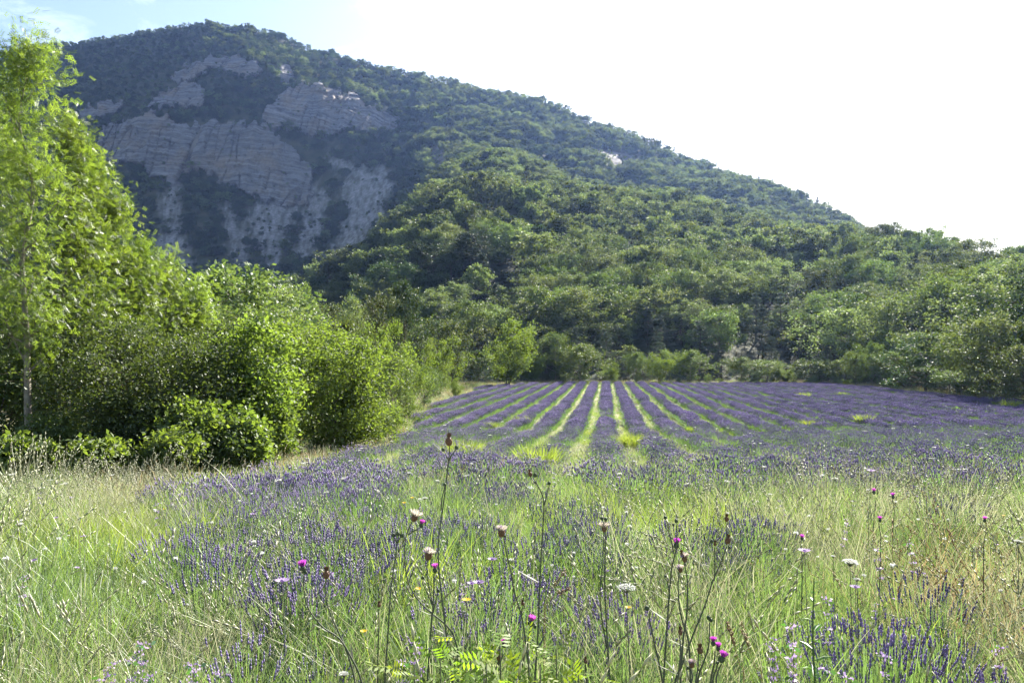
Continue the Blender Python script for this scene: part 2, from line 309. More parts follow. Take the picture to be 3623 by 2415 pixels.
def rock_mat():
    m = bpy.data.materials.new('limestone'); m.use_nodes = True; nt = m.node_tree; L = nt.links.new; b = nt.nodes['Principled BSDF']
    b.inputs['Roughness'].default_value = .92; b.inputs['Specular IOR Level'].default_value = .2
    ge = N(nt, 'ShaderNodeNewGeometry')
    a = N(nt, 'ShaderNodeAttribute'); a.attribute_name = 'strata'
    cx = N(nt, 'ShaderNodeCombineXYZ'); sx = N(nt, 'ShaderNodeSeparateXYZ'); L(ge.outputs['Position'], sx.inputs[0])
    mu = N(nt, 'ShaderNodeMath', operation='MULTIPLY'); mu.inputs[1].default_value = .035; L(sx.outputs[0], mu.inputs[0]); L(mu.outputs[0], cx.inputs[0])
    m2 = N(nt, 'ShaderNodeMath', operation='MULTIPLY'); m2.inputs[1].default_value = .5; L(a.outputs['Fac'], m2.inputs[0]); L(m2.outputs[0], cx.inputs[2])
    n1 = N(nt, 'ShaderNodeTexNoise'); n1.inputs['Scale'].default_value = 1.0; n1.inputs['Detail'].default_value = 7; n1.inputs['Roughness'].default_value = .65; L(cx.outputs[0], n1.inputs['Vector'])
    r = N(nt, 'ShaderNodeValToRGB'); e = r.color_ramp.elements; e[0].position = .3; e[0].color = (.050, .052, .060, 1); e[1].position = .64; e[1].color = (.235, .225, .22, 1)
    L(n1.outputs[0], r.inputs[0])
    n2 = N(nt, 'ShaderNodeTexNoise'); n2.inputs['Scale'].default_value = .05; n2.inputs['Detail'].default_value = 4; L(ge.outputs['Position'], n2.inputs['Vector'])
    r2 = N(nt, 'ShaderNodeValToRGB'); r2.color_ramp.elements[0].position = .48; r2.color_ramp.elements[1].position = .7; L(n2.outputs[0], r2.inputs[0])
    mx = N(nt, 'ShaderNodeMix', data_type='RGBA', blend_type='MIX'); mx.inputs[7].default_value = (.27, .19, .10, 1); L(r.outputs[0], mx.inputs[6])
    mm = N(nt, 'ShaderNodeMath', operation='MULTIPLY'); mm.inputs[1].default_value = .4; L(r2.outputs[0], mm.inputs[0]); L(mm.outputs[0], mx.inputs[0])
    L(mx.outputs[2], b.inputs['Base Color'])
    n3 = N(nt, 'ShaderNodeTexNoise'); n3.inputs['Scale'].default_value = .8; n3.inputs['Detail'].default_value = 8; L(ge.outputs['Position'], n3.inputs['Vector'])
    bp = N(nt, 'ShaderNodeBump'); bp.inputs['Strength'].default_value = .9; bp.inputs['Distance'].default_value = .7; L(n3.outputs[0], bp.inputs['Height']); L(bp.outputs[0], b.inputs['Normal'])
    return m
M['rock'] = rock_mat()

def grid_faces(nu, nv, flip=False):
    i, j = np.meshgrid(np.arange(nu - 1), np.arange(nv - 1), indexing='ij'); a = (i * nv + j).ravel()
    F = np.stack([a, a + nv, a + nv + 1, a + 1], 1); return F[:, ::-1] if flip else F

def surf_at(px, t):
    """hillside point from column and profile parameter (0..9)"""
    u = np.clip((px - PXG[0]) / 2, 0, len(PXG) - 1.001); v = np.clip(t * (NT - 1) / 9, 0, NT - 1.001)
    i = u.astype(int); j = v.astype(int); a = u - i; b = v - j
    f = lambda A: (A[i, j] * (1 - a) + A[i + 1, j] * a) * (1 - b) + (A[i, j + 1] * (1 - a) + A[i + 1, j + 1] * a) * b
    Y = f(SY); Z = f(SZ); X = (px - 512) / F_PX * Y
    return X, Y, Z + hill_noise(X, Y)

pxs = np.concatenate([np.arange(-700, -40, 16), np.arange(-40, 70, 3.0), np.arange(70, 420, 1.4), np.arange(420, 1064, 3.0), np.arange(1064, 1750, 16)]); ts = np.linspace(0, 9, 300)
A, B = np.meshgrid(pxs, ts, indexing='ij'); X, Y, Z = surf_at(A, B); ppx, ppy = proj(X, Y, Z)
far = Y > 200
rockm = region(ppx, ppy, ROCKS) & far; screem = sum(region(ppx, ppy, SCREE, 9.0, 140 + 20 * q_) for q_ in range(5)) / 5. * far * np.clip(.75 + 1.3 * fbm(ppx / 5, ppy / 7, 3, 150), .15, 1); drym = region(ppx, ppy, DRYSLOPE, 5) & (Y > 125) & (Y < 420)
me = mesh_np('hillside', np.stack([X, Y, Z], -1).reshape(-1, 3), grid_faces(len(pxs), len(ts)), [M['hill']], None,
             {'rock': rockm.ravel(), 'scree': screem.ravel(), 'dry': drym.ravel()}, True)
link('hillside', me, kind='structure', label='steep limestone hillside with scree gullies rising behind the field')

# cliffs: layered beds, each ledge stepping out, cut by vertical joints
pxs = np.arange(70, 412, .8); ts = np.linspace(4.2, 8.2, 430)
A, B = np.meshgrid(pxs, ts, indexing='ij'); X, Y, Z = surf_at(A, B); ppx, ppy = proj(X, Y, Z)
mask = region(ppx, ppy, ROCKS)
cxl = np.where(ppx < 190 + .35 * (150 - ppy), 142, 238); strata = Z + 10 * ((X - (cxl - 512) / F_PX * 585) / 38) ** 2 * .34 * (ppy > 112) + 2.2 * fbm(X / 30, Z / 30, 3, 60)
def ledges(s, th, amp, seed):
    k = np.floor(s / th); f = s / th - k
    h = perlin(k * 7.3, k * 0 + .5, seed) + .7 * perlin(k * 1.7, X / 25, seed + 1)
    return amp * (h + .5 * np.where(f < .18, -1.2, 0) + .25 * (1 - f))
fis = np.abs(perlin(X / 9, Z / 60, 70)); fis2 = np.abs(perlin(X / 3.2 + np.floor(strata / 3) * 5.1, Z / 30, 71))
s2 = strata + 1.2 * fbm(X / 9, Z / 9, 3, 66)
disp = ledges(s2 + 1.5 * perlin(X / 40, Z / 50, 67), 6.3, 1.5, 62) * (.6 + .8 * np.abs(perlin(X / 26, Z / 18, 68))) + ledges(s2, 2.1, .55, 65) * np.clip(.5 + 1.5 * perlin(X / 12, Z / 7, 69), 0, 1.4) - 2.6 * (1 - sstep(0, .07, fis)) * (perlin(X / 30, Z / 20, 74) > -.1) - .5 * (1 - sstep(0, .10, fis2)) + 3.6 * fbm(X / 22, Z / 34, 5, 73, .66) + 1.1 * fbm(X / 3.5, Z / 2.2, 2, 79) + 3.4 * fbm(X / 10, Z / 75, 3, 81)
gap = 3.6 * (1 - sstep(0, 5, np.abs(ppx - (192 + .42 * (150 - ppy)))))*(ppy > 112)*(ppx < 240)      # the deep cleft between the two domes
edge = np.ones_like(X)
Yc = Y - 3.0 - disp + gap
Zc = Z + .25 * disp
V = np.stack([X * Yc / Y, Yc, Zc], -1).reshape(-1, 3); F = grid_faces(len(pxs), len(ts)); mk = mask.ravel(); F = F[mk[F].sum(1) >= 3]
# skirt vertices outside the mask sink back under the soil
ids = np.unique(F); out = ids[~mk[ids]]; Vb = np.stack([X, Y + 1.5, Z - 1.5], -1).reshape(-1, 3); V[out] = Vb[out]
rem = -np.ones(len(V), int); rem[ids] = np.arange(len(ids))
Fc = rem[F]; Vc = V[ids]; st = strata.ravel()[ids]; pc = ppx.ravel()[ids]; qc = ppy.ravel()[ids]
# split into the separate outcrops by outline
cent_x = pc[Fc].mean(1); cent_y = qc[Fc].mean(1); own = np.full(len(Fc), 0)
best = np.full(len(Fc), 1e9)
for k, p in enumerate(ROCKS[:6]):
    P = np.array(p); d = np.min((cent_x[:, None] - P[None, :, 0]) ** 2 + (cent_y[:, None] - P[None, :, 1]) ** 2, 1); d[inpoly(cent_x, cent_y, p)] = 0
    q = d < best; best[q] = d[q]; own[q] = k
RL = ['two broad layered limestone domes with an ochre stain, split by a dark cleft', 'upper cliff band of pale jointed limestone beside the big domes',
      'rugged pale crag just under the wooded summit', 'small broken crag between the summit crag and the domes', 'thin layered ledge half hidden left of the domes',
      'narrow rock rib beside the summit crag']
for k in range(6):
    f = Fc[own == k]
    if not len(f): continue
    ii = np.unique(f); rm = -np.ones(len(Vc), int); rm[ii] = np.arange(len(ii))
    link('cliff', mesh_np('cliff', Vc[ii], rm[f], [M['rock']], None, {'strata': st[ii]}), kind='structure', label=RL[k])

def ground_mat():
    m = bpy.data.materials.new('meadow_soil'); m.use_nodes = True; nt = m.node_tree; L = nt.links.new; b = nt.nodes['Principled BSDF']
    b.inputs['Roughness'].default_value = 1; b.inputs['Specular IOR Level'].default_value = .1; ge = N(nt, 'ShaderNodeNewGeometry')
    n = N(nt, 'ShaderNodeTexNoise'); n.inputs['Scale'].default_value = 1.3; n.inputs['Detail'].default_value = 8; L(ge.outputs['Position'], n.inputs['Vector'])
    r = N(nt, 'ShaderNodeValToRGB'); e = r.color_ramp.elements; e[0].position = .35; e[0].color = (.10, .12, .045, 1); e[1].position = .62; e[1].color = (.26, .22, .15, 1)
    x = r.color_ramp.elements.new(.5); x.color = (.15, .16, .07, 1); L(n.outputs[0], r.inputs[0]); L(r.outputs[0], b.inputs['Base Color'])
    bp = N(nt, 'ShaderNodeBump'); bp.inputs['Strength'].default_value = .6; bp.inputs['Distance'].default_value = .06; L(n.outputs[0], bp.inputs['Height']); L(bp.outputs[0], b.inputs['Normal'])
    return m
M['ground'] = ground_mat()
xs = np.concatenate([np.arange(-400, -60, 20), np.arange(-60, 80, .8), np.arange(80, 420, 20)]); ys = np.concatenate([np.arange(-60, 0, 4), np.arange(0, 150, .8), [170, 230, 400]])
A, B = np.meshgrid(xs, ys, indexing='ij')
Zg = gz(A, B) - .05 - 3 * sstep(118, 135, B)
link('ground', mesh_np('ground', np.stack([A, B, Zg], -1).reshape(-1, 3), grid_faces(len(xs), len(ys)), [M['ground']], None, None, True), kind='structure', label='gently falling meadow ground of dry soil and turf')

# ------------------------------------------------------------------ tree models
def leaf_cards(mb, P, size, rng, m=0, up=.5, wid=.27, droop=.15, out=None):
    n = len(P); nr = rng.normal(size=(n, 3)); nr[:, 2] += up * 1.6; nr /= np.linalg.norm(nr, axis=1, keepdims=True)
    d = rng.normal(size=(n, 3)); d[:, 2] -= droop * 2
    if out is not None: d += out * 1.2
    d -= nr * (d * nr).sum(1, keepdims=True); d /= np.linalg.norm(d, axis=1, keepdims=True) + 1e-9
    w = np.cross(nr, d); s = (size * rng.uniform(.65, 1.25, n))[:, None]
    V = np.stack([P, P + d * s * .5 + w * s * wid + nr * s * .08, P + d * s, P + d * s * .5 - w * s * wid + nr * s * .08], 1).reshape(-1, 3)
    F = np.arange(n * 4).reshape(n, 4); mb.add(V, F, m, np.repeat(rng.random(n), 4))

def pinnate(mb, P, L, rng, m=0, out=None):
    """compound leaves: a rachis carrying pairs of leaflets"""
    n = len(P); d = rng.normal(size=(n, 3)) * .7; d[:, 2] -= .15
    if out is not None: d += out
    d /= np.linalg.norm(d, axis=1, keepdims=True); up = rng.normal(size=(n, 3)) * .5; up[:, 2] += 1
    w = np.cross(d, up); w /= np.linalg.norm(w, axis=1, keepdims=True); nn = np.cross(w, d); rnd = rng.random(n)
    L = L * rng.uniform(.7, 1.2, n)[:, None]
    for k in range(4):
        f = .3 + .2 * k
        for sgn in (-1, 1):
            b = P + d * L * f - nn * L * .12 * f * f; dd = d * .55 + w * sgn * .9 - nn * .25; dd /= np.linalg.norm(dd, axis=1, keepdims=True)
            ww = np.cross(nn, dd); ll = L * .36
            V = np.stack([b, b + dd * ll * .5 + ww * ll * .17, b + dd * ll, b + dd * ll * .5 - ww * ll * .17], 1).reshape(-1, 3)
            mb.add(V, np.arange(n * 4).reshape(n, 4), m, np.repeat(rnd, 4))
    b = P + d * L * .9; ll = L * .36; V = np.stack([b, b + d * ll * .5 + w * ll * .17, b + d * ll, b + d * ll * .5 - w * ll * .17], 1).reshape(-1, 3)
    mb.add(V, np.arange(n * 4).reshape(n, 4), m, np.repeat(rnd, 4))

ENV = {'round': lambda t: np.sqrt(np.clip(1 - (1.75 * t - .8) ** 2, .02, 1)), 'column': lambda t: np.clip(1.02 - t, .03, 1) ** .85 * min(1, .45 + 1.5 * t),
       'cone': lambda t: np.clip(1.0 - t, .04, 1) ** .9, 'dome': lambda t: np.sqrt(np.clip(1 - t * t, .03, 1)), 'flat': lambda t: .55 + .45 * np.sin(np.pi * min(t * 1.1, 1))}
def unit(v): return v / (np.linalg.norm(v) + 1e-9)

def make_tree(name, seed, H, W, base, env, nl, ns, nper, lsize, leaf, bark, elev=(20, 50), sig=.25, stems=1, kind='card', flat=.75, up=.5, tr=None, lopsided=.25, sides=5, layered=False, wid=.27, ragged=.12):
    """tapered trunk with limbs and side twigs; foliage sits in clumps along the twigs, so gaps stay open between them"""
    rng = np.random.default_rng(seed); tb = MB(); cb = MB(); C = []; O = []
    tr = tr or H * .022
    for s in range(stems):
        az0 = rng.uniform(0, 6.28); lean = (rng.uniform(.15, .42) if stems > 1 else .03) ; Hs = H * (rng.uniform(.7, 1.0) if s else 1.0)
        top = np.array([math.cos(az0) * lean * W * .9, math.sin(az0) * lean * W * .9, Hs * .95])
        n = 7; tp = np.linspace(0, 1, n)[:, None]; wob = rng.normal(size=(n, 3)) * H * .016; wob[0] = 0; wob[:, 2] = 0
        path = tp ** np.array([1.4, 1.4, 1]) * top + wob
        if stems > 1: path[:, :2] += np.array([math.cos(az0), math.sin(az0)]) * W * .06
        tb.tube(path, tr * (1 - .93 * tp[:, 0]) / math.sqrt(stems), sides)
        nls = max(3, nl // stems); phs = rng.uniform(0, 6.28); bump = rng.normal(size=8)
        for i in range(nls):
            t = (i + rng.uniform(.1, .9)) / nls; zt = base + (1 - base) * t
            if layered: t = (np.round(t * layered) + rng.uniform(-.08, .08)) / layered; t = min(max(t, 0.02), 1); zt = base + (1 - base) * t
            shoot = 1.45 if rng.random() < ragged else 1.0; p0 = np.array([np.interp(zt, tp[:, 0], path[:, k]) for k in range(3)])
            az = phs + i * 2.399 + rng.uniform(-.4, .4); e = math.radians(rng.uniform(*elev))
            R = W * .5 * ENV[env](t) * rng.uniform(.72, 1.08) * (1 + lopsided * math.sin(az * 2 + bump[0] * 3) * .6 + lopsided * .5 * math.sin(az * 3 + t * 5 + bump[1] * 3)) / (1.0 if stems == 1 else 1.45) * shoot
            Lh = R; hd = np.array([math.cos(az), math.sin(az), 0]); rise = Lh * math.tan(e)
            rise = min(rise, (1.0 * H - p0[2]) * rng.uniform(.35, 1.0) * (1.15 - .55 * min(1, R / (W * .5))) + .02 * H)
            m_ = 5; q = np.linspace(0, 1, m_)[:, None]; lp = p0 + hd * Lh * q + np.array([0, 0, 1]) * rise * q ** 1.3 + rng.normal(size=(m_, 3)) * Lh * .05 * q
            lr = max(tr * .42 * (1 - .7 * t) / math.sqrt(stems), tr * .07); tb.tube(lp, lr * (1 - .85 * q[:, 0]), 4)
            C += [lp[-1]] * (2 if shoot == 1 else 1); O += [hd] * (2 if shoot == 1 else 1)
            if shoot > 1: C += [lp[-2]] ; O += [hd]
            for j in range(ns):
                f = rng.uniform(.35, 1.0); b = np.array([np.interp(f, q[:, 0], lp[:, k]) for k in range(3)])
                dr = unit(hd * .6 + rng.normal(size=3) * np.array([.8, .8, .35 if layered else .6]) + np.array([0, 0, .05 if layered else .35])); sl = Lh * rng.uniform(.22, .5) * (1.1 - .4 * f) + W * .03
                e2 = b + dr * sl; e2[2] = e2[2] if e2[2] < H else b[2] + .3 * (H - b[2]) * rng.random()
                tb.tube(np.array([b, (b + e2) / 2 + rng.normal(size=3) * sl * .06, e2]), np.array([lr * .35, lr * .25, lr * .08]), 3)
                C += [e2, b + dr * sl * .62]; O += [dr, dr]
                if rng.random() < .5: C.append(b + dr * sl * .3); O.append(dr)
        for k in range(4): C.append(path[-1] * (1 - .04 * k) + rng.normal(size=3) * W * .015); O.append(np.array([0, 0, 1.]))
    C = np.array(C); O = np.array(O); k = np.maximum(1, (nper * rng.uniform(.4, 1.5, len(C))).astype(int)); P = np.repeat(C, k, 0); OO = np.repeat(O, k, 0)
    P = P + rng.normal(size=P.shape) * np.array([sig, sig, sig * flat]); P = P[P[:, 2] > .04 * H] if base > 0 else P
    OO = np.repeat(O, k, 0)[:len(P)]
    if kind == 'pinnate': pinnate(cb, P, lsize, rng, 0, OO[:len(P)])
    else: leaf_cards(cb, P, lsize, rng, 0, up, wid, .15, OO[:len(P)])
    return tb.mesh(name + '_trunk', [bark], True), cb.mesh(name + '_crown', [leaf])

# small models for the forest on the slopes (crowns of a few pixels)
FAR = [make_tree('hill_oak', 100 + i, 7, 7.2, .10, 'dome' if i % 2 else 'round', 17, 4, 15, .50, M['oak'], M['darkbark'], (5, 45), .36, flat=.75, sides=4, up=.7, lopsided=.6, ragged=.25) for i in range(5)]
FAR += [make_tree('hill_dark_oak', 120 + i, 6, 6.8, .08, 'dome', 15, 4, 15, .48, M['dark'], M['darkbark'], (5, 40), .36, flat=.75, sides=4, up=.7, lopsided=.6, ragged=.25) for i in range(2)]
FAR += [make_tree('hill_pine', 130 + i, 8, 4.6, .12, 'cone', 22, 3, 10, .40, M['pine'], M['darkbark'], (-8, 14), .24, flat=.4, sides=4, layered=9, wid=.16) for i in range(1)]
FAR += [make_tree('hill_bush', 140 + i, 2.6, 3.4, .02, 'dome', 12, 3, 9, .30, M['dark' if i else 'oak'], M['darkbark'], (10, 50), .24, stems=2, sides=4) for i in range(2)]
# finer models for the single trees
MIDT = {}
def reg(k, *a, **kw): MIDT.setdefault(k, []).append((make_tree(*a, **kw), a[2], a[3]))
for i in range(4): reg('oak', 'oak', 200 + i, 8, 8.0, .10, ('round', 'dome')[i % 2], 32, 6, 20, .27, M['oak'], M['darkbark'], (5, 48), .32, flat=.6, up=.7, lopsided=.7, ragged=.3)
for i in range(3): reg('mid', 'broadleaf', 220 + i, 8, 7.0, .10, 'round', 28, 6, 20, .27, M['mid'], M['bark'], (15, 55), .30, flat=.8, up=.4, lopsided=.7, ragged=.3)
for i in range(2): reg('dark', 'dark_oak', 240 + i, 8, 8.0, .10, 'dome', 26, 6, 20, .28, M['dark'], M['darkbark'], (5, 45), .32, flat=.6, up=.7, lopsided=.7, ragged=.3)
for i in range(3): reg('pine', 'pine', 250 + i, 9, 5.4, .10, 'cone', 40, 4, 13, .24, M['pine'], M['darkbark'], (-5, 18), .20, flat=.4, layered=11, wid=.13, ragged=.15)
for i in range(3): reg('bush', 'bush', 260 + i, 3.2, 3.8, .03, 'dome', 21, 5, 13, .16, M['mid' if i else 'bright'], M['darkbark'], (15, 60), .20, stems=3, ragged=.3, lopsided=.7)
for i in range(2): reg('bright', 'bright_tree', 270 + i, 5, 5.4, .06, 'round', 30, 7, 22, .15, M['bright'], M['darkbark'], (10, 55), .22, stems=3, ragged=.3, lopsided=.7)

KINDW = {'ash': 'ash tree', 'thorn': 'thorn shrub', 'walnut': 'broadleaf shrub', 'dogwood': 'shrub'}
def place_tree(name, tc, x, y, sx, sz, rz, label, cat, group, z=None):
    t, c = tc
    if z is None: z = float(ground(x, y)[0]) - .05
    r = link(name, None, loc=(x, y, z), rz=rz, label=label, category=cat, group=group); r.scale = (sx, sx, sz)
    link('trunk', t, r); link('crown', c, r); return r

placed = []
def tree_px(name, kind, px, Y, top, wpx, label, cat, group=None, var=None, rz=None):
    """stand a tree of a kind at depth Y so that it is as tall and wide as in the photograph"""
    tc, H, W = MIDT[kind][(len(placed) if var is None else var) % len(MIDT[kind])]
    x = (px - 512) / F_PX * Y; z = float(ground(x, Y)[0]) - .05; h = EYE + (HOR - top) * Y / F_PX - z; w = wpx * Y / F_PX
    placed.append((x, Y, w / 2)); return place_tree(name, tc, x, Y, w / W, h / H / 1.02, (len(placed) * 2.1) if rz is None else rz, label, cat, group, z)

# ------------------------------------------------------------------ the thicket on the near left
G1 = 'young ash trees in the near thicket'
ash = [(32, 15.5, 20, 92, 'tallest slender ash tree at the left edge, pale trunk bare below'), (66, 17, 96, 66, 'second tallest ash with a lone leafy shoot standing off the tallest one'),
       (92, 18, 150, 66, 'slim ash whose top ends level with the layered cliff'), (117, 18.5, 184, 62, 'slim ash with a pointed tip in front of the dark cliff foot'),
       (141, 19.5, 228, 56, 'ash sapling with a yellowish top just under the pointed ash'), (167, 20.5, 250, 52, 'shorter ash sapling with bunched leafy top'),
       (193, 21.5, 277, 50, 'lowest of the descending row of ash saplings'), (-22, 17, 60, 90, 'ash tree cut off by the left edge of the picture')]
for i, (px, Y, top, w, lb) in enumerate(ash):
    h = (float(gz((px - 512) / F_PX * Y, Y)) * -1 + EYE + (HOR - top) * Y / F_PX); wm = w * Y / F_PX * (1.0 if i in (0, 7) else .85)
    tc = make_tree('ash', 300 + i, h, wm, (.24 if i == 0 else .12), 'column', int(20 + h * 3.0), 5, 9, .165, M['ash'], M['bark'], (38, 70), .20, ragged=.3, kind='pinnate', flat=1.2, tr=.085 if i == 0 else .06, lopsided=.8)
    x = (px - 512) / F_PX * Y; placed.append((x, Y, wm / 2)); place_tree('ash_tree', tc, x, Y, 1, 1, 0, lb, 'tree', G1)
near = [('thorn', 72, 17.2, 318, 118, 'dark twiggy thorn shrub left of the pale trunk foot'), ('thorn', 128, 15.4, 318, 112, 'large dark thorn shrub under the ash tops'),
        ('thorn', 182, 16.4, 322, 100, 'open twiggy thorn shrub with glinting small leaves'), ('thorn', -10, 17.2, 345, 90, 'dark shrub filling the left edge low down'),
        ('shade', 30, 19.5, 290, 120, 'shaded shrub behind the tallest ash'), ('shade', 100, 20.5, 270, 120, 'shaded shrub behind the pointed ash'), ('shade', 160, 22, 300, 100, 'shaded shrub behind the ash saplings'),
        ('walnut', 226, 17.6, 318, 86, 'leafy shrub with broad pale leaves reaching over the gap'), ('walnut', 258, 19.0, 352, 56, 'rounded light green shrub beside the broad leafed one'),
        ('dogwood', 320, 24.0, 322, 112, 'big rounded bright green shrub at the corner of the thicket'), ('dogwood', 352, 25.5, 372, 52, 'light green skirt of the big rounded shrub on the field side'),
        ('dogwood', 290, 27, 322, 70, 'yellow green shrub behind the big rounded one'),
        ('walnut', 14, 13.0, 446, 40, 'low leafy shrub at the left edge above the tall grass'), ('thorn', 50, 14.5, 418, 44, 'ragged low shrub in front of the pale trunk foot'), ('walnut', 98, 13.3, 448, 30, 'small leafy shrub just right of the pale trunk foot'),
        ('thorn', 132, 15.2, 396, 56, 'upright twiggy shrub under the large dark one'), ('dogwood', 160, 13.8, 436, 40, 'low shrub with shiny pale leaves at the thicket foot'), ('walnut', 186, 15.0, 404, 46, 'loose pale shrub standing a little above the thicket foot'),
        ('thorn', 216, 14.8, 424, 50, 'low glossy shrub with dense small leaves'), ('walnut', 248, 15.6, 414, 34, 'small loose shrub at the verge end of the low ones'),
        ('dogwood', 268, 18.0, 412, 46, 'small yellowish bush before the dark hollow'), ('dogwood', 240, 16.0, 440, 40, 'small bright bush at the edge of the grass verge')]
ncfg = {'shade': dict(env='round', lsize=.10, leaf=M['dark'], bark=M['darkbark'], elev=(15, 60), sig=.2, stems=4, nper=14, wid=.30), 'thorn': dict(env='round', lsize=.075, leaf=M['thorn'], bark=M['darkbark'], elev=(15, 60), sig=.17, stems=4, nper=13, wid=.30),  # shade: back shrubs take the dark leaf, painting shadow into the thicket's gaps
        'walnut': dict(env='round', lsize=.115, leaf=M['bright'], bark=M['bark'], elev=(25, 65), sig=.19, stems=3, nper=17, wid=.30),
        'dogwood': dict(env='dome', lsize=.095, leaf=M['bright'], bark=M['darkbark'], elev=(10, 60), sig=.20, stems=4, nper=24, wid=.33)}
NM = {'shade': 'thorn_shrub', 'thorn': 'thorn_shrub', 'walnut': 'broadleaf_shrub', 'dogwood': 'rounded_shrub'}
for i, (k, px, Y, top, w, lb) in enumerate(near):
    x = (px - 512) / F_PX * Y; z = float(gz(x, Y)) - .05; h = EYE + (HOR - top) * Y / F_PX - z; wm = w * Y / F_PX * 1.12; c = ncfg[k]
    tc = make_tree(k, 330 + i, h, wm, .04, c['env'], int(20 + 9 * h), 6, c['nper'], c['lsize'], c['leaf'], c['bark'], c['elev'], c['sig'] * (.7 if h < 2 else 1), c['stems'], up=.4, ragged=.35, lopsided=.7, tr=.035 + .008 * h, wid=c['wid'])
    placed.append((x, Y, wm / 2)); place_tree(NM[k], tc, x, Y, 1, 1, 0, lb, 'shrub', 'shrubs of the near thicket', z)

# ------------------------------------------------------------------ single trees round the field and in the valley
TR = [
 ('bright', 268, 48, 320, 52, 'yellow green tree in the valley just past the near thicket'), ('mid', 300, 60, 322, 52, 'light green tree in the valley right above the big rounded shrub'),
 ('mid', 340, 44, 322, 62, 'leafy light green tree rising behind the big rounded shrub'), ('bright', 376, 46, 320, 50, 'pale leaved tree with silvery top beside the verge'),
 ('pine', 366, 38, 346, 40, 'dark pine among light shrubs by the verge'), ('mid', 392, 40, 358, 44, 'green shrubby tree next to the dark pine'), ('bright', 408, 56, 344, 44, 'light green tree halfway along the verge'),
 ('dark', 404, 80, 282, 46, 'tall dark tree towering over the verge trees'), ('oak', 384, 84, 296, 44, 'blue green tree leaning on the tall dark tree'), ('bright', 438, 84, 336, 46, 'bright rounded tree left of the big spreading tree'),
 ('oak', 452, 98, 320, 44, 'dark green tree close to the left of the big spreading tree'), ('bright', 505, 104, 320, 60, 'big spreading tree with forked trunk at the field corner'),
 ('dark', 478, 108, 350, 36, 'dark low tree under the big spreading tree'), ('bright', 457, 74, 376, 17, 'small bright bush standing alone on the verge'),
 ('bright', 245, 112, 280, 44, 'bright rounded tree below the scree'), ('bright', 290, 130, 283, 38, 'bright tree at the mouth of the gully'), ('mid', 232, 92, 300, 44, 'green tree below the bright rounded one'),
 ('mid', 272, 100, 304, 46, 'green tree among shrubs on the valley floor'), ('oak', 322, 96, 306, 44, 'bluish tree at the foot of the dry slope'), ('oak', 352, 110, 296, 40, 'small bluish tree before the dry slope'),
 ('mid', 424, 60, 366, 30, 'small green tree leaning out to the field'), ('bush', 395, 34, 402, 40, 'green bush where the verge narrows'), ('bush', 376, 28, 412, 36, 'leafy bush beside the rounded shrub'),
 ('bush', 434, 72, 372, 28, 'bush beside the lone bright one'), ('bush', 410, 46, 392, 32, 'olive bush on the verge edge'),
 ('oak', 212, 60, 322, 50, 'green tree showing behind the thicket'), ('mid', 190, 80, 305, 50, 'pale green tree far behind the ash saplings'),
 ('mid', 306, 42, 334, 44, 'yellow green tree behind the shrubs of the thicket'), ('pine', 438, 118, 300, 30, 'slim dark pine on the slope foot')]
EDGE = [
 ('bright', 530, 116, 352, 30), ('mid', 556, 119, 333, 28), ('pine', 575, 121, 324, 28), ('mid', 580, 113.5, 344, 42), ('pine', 606, 124, 326, 28), ('bright', 608, 115, 362, 22),
 ('mid', 636, 115, 352, 23), ('bright', 659, 115, 350, 35), ('mid', 690, 115, 350, 33), ('pine', 700, 126, 318, 40), ('pine', 660, 126, 330, 22), ('mid', 741, 113, 357, 30), ('pine', 722, 122, 345, 22), ('mid', 768, 111, 360, 36),
 ('pine', 772, 121, 334, 26), ('bright', 790, 110, 366, 28), ('mid', 812, 109, 360, 38), ('pine', 828, 116, 342, 28), ('mid', 836, 105, 360, 30), ('mid', 856, 101, 352, 24), ('mid', 872, 98, 342, 18),
 ('mid', 890, 94, 352, 32), ('dark', 926, 86, 334, 68), ('oak', 905, 92, 356, 40), ('mid', 962, 79, 334, 46), ('oak', 1002, 68, 316, 76), ('mid', 975, 72, 366, 54), ('oak', 1024, 60, 346, 60), ('dark', 950, 82, 372, 36), ('dark', 1040, 64, 330, 60)]
for t in TR: tree_px({'bright': 'leafy_tree', 'mid': 'broadleaf_tree', 'dark': 'oak_tree', 'oak': 'oak_tree', 'pine': 'pine_tree', 'bush': 'bush'}[t[0]], *t[:5], t[5], 'bush' if t[0] == 'bush' else 'tree', 'trees between the verge and the valley')
ordn = ['first', 'second', 'third', 'fourth', 'fifth', 'sixth', 'seventh', 'eighth', 'ninth', 'tenth', 'eleventh', 'twelfth', 'thirteenth', 'fourteenth', 'fifteenth', 'sixteenth', 'seventeenth', 'eighteenth', 'nineteenth', 'twentieth']
EDGE.sort(key=lambda e: e[1]); cnt = {}
KD = {'bright': 'bright rounded tree', 'mid': 'pale green broadleaf tree', 'dark': 'broad dark tree', 'oak': 'dense oak', 'pine': 'grey green pine'}
for t in EDGE:
    cnt[t[0]] = cnt.get(t[0], 0) + 1
    lb = f'{ordn[cnt[t[0]] - 1]} {KD[t[0]]} from the left in the line along the far field edge'
    tree_px('pine_tree' if t[0] == 'pine' else 'broadleaf_tree', t[0], *t[1:5], lb, 'tree', 'trees lining the far field edge')
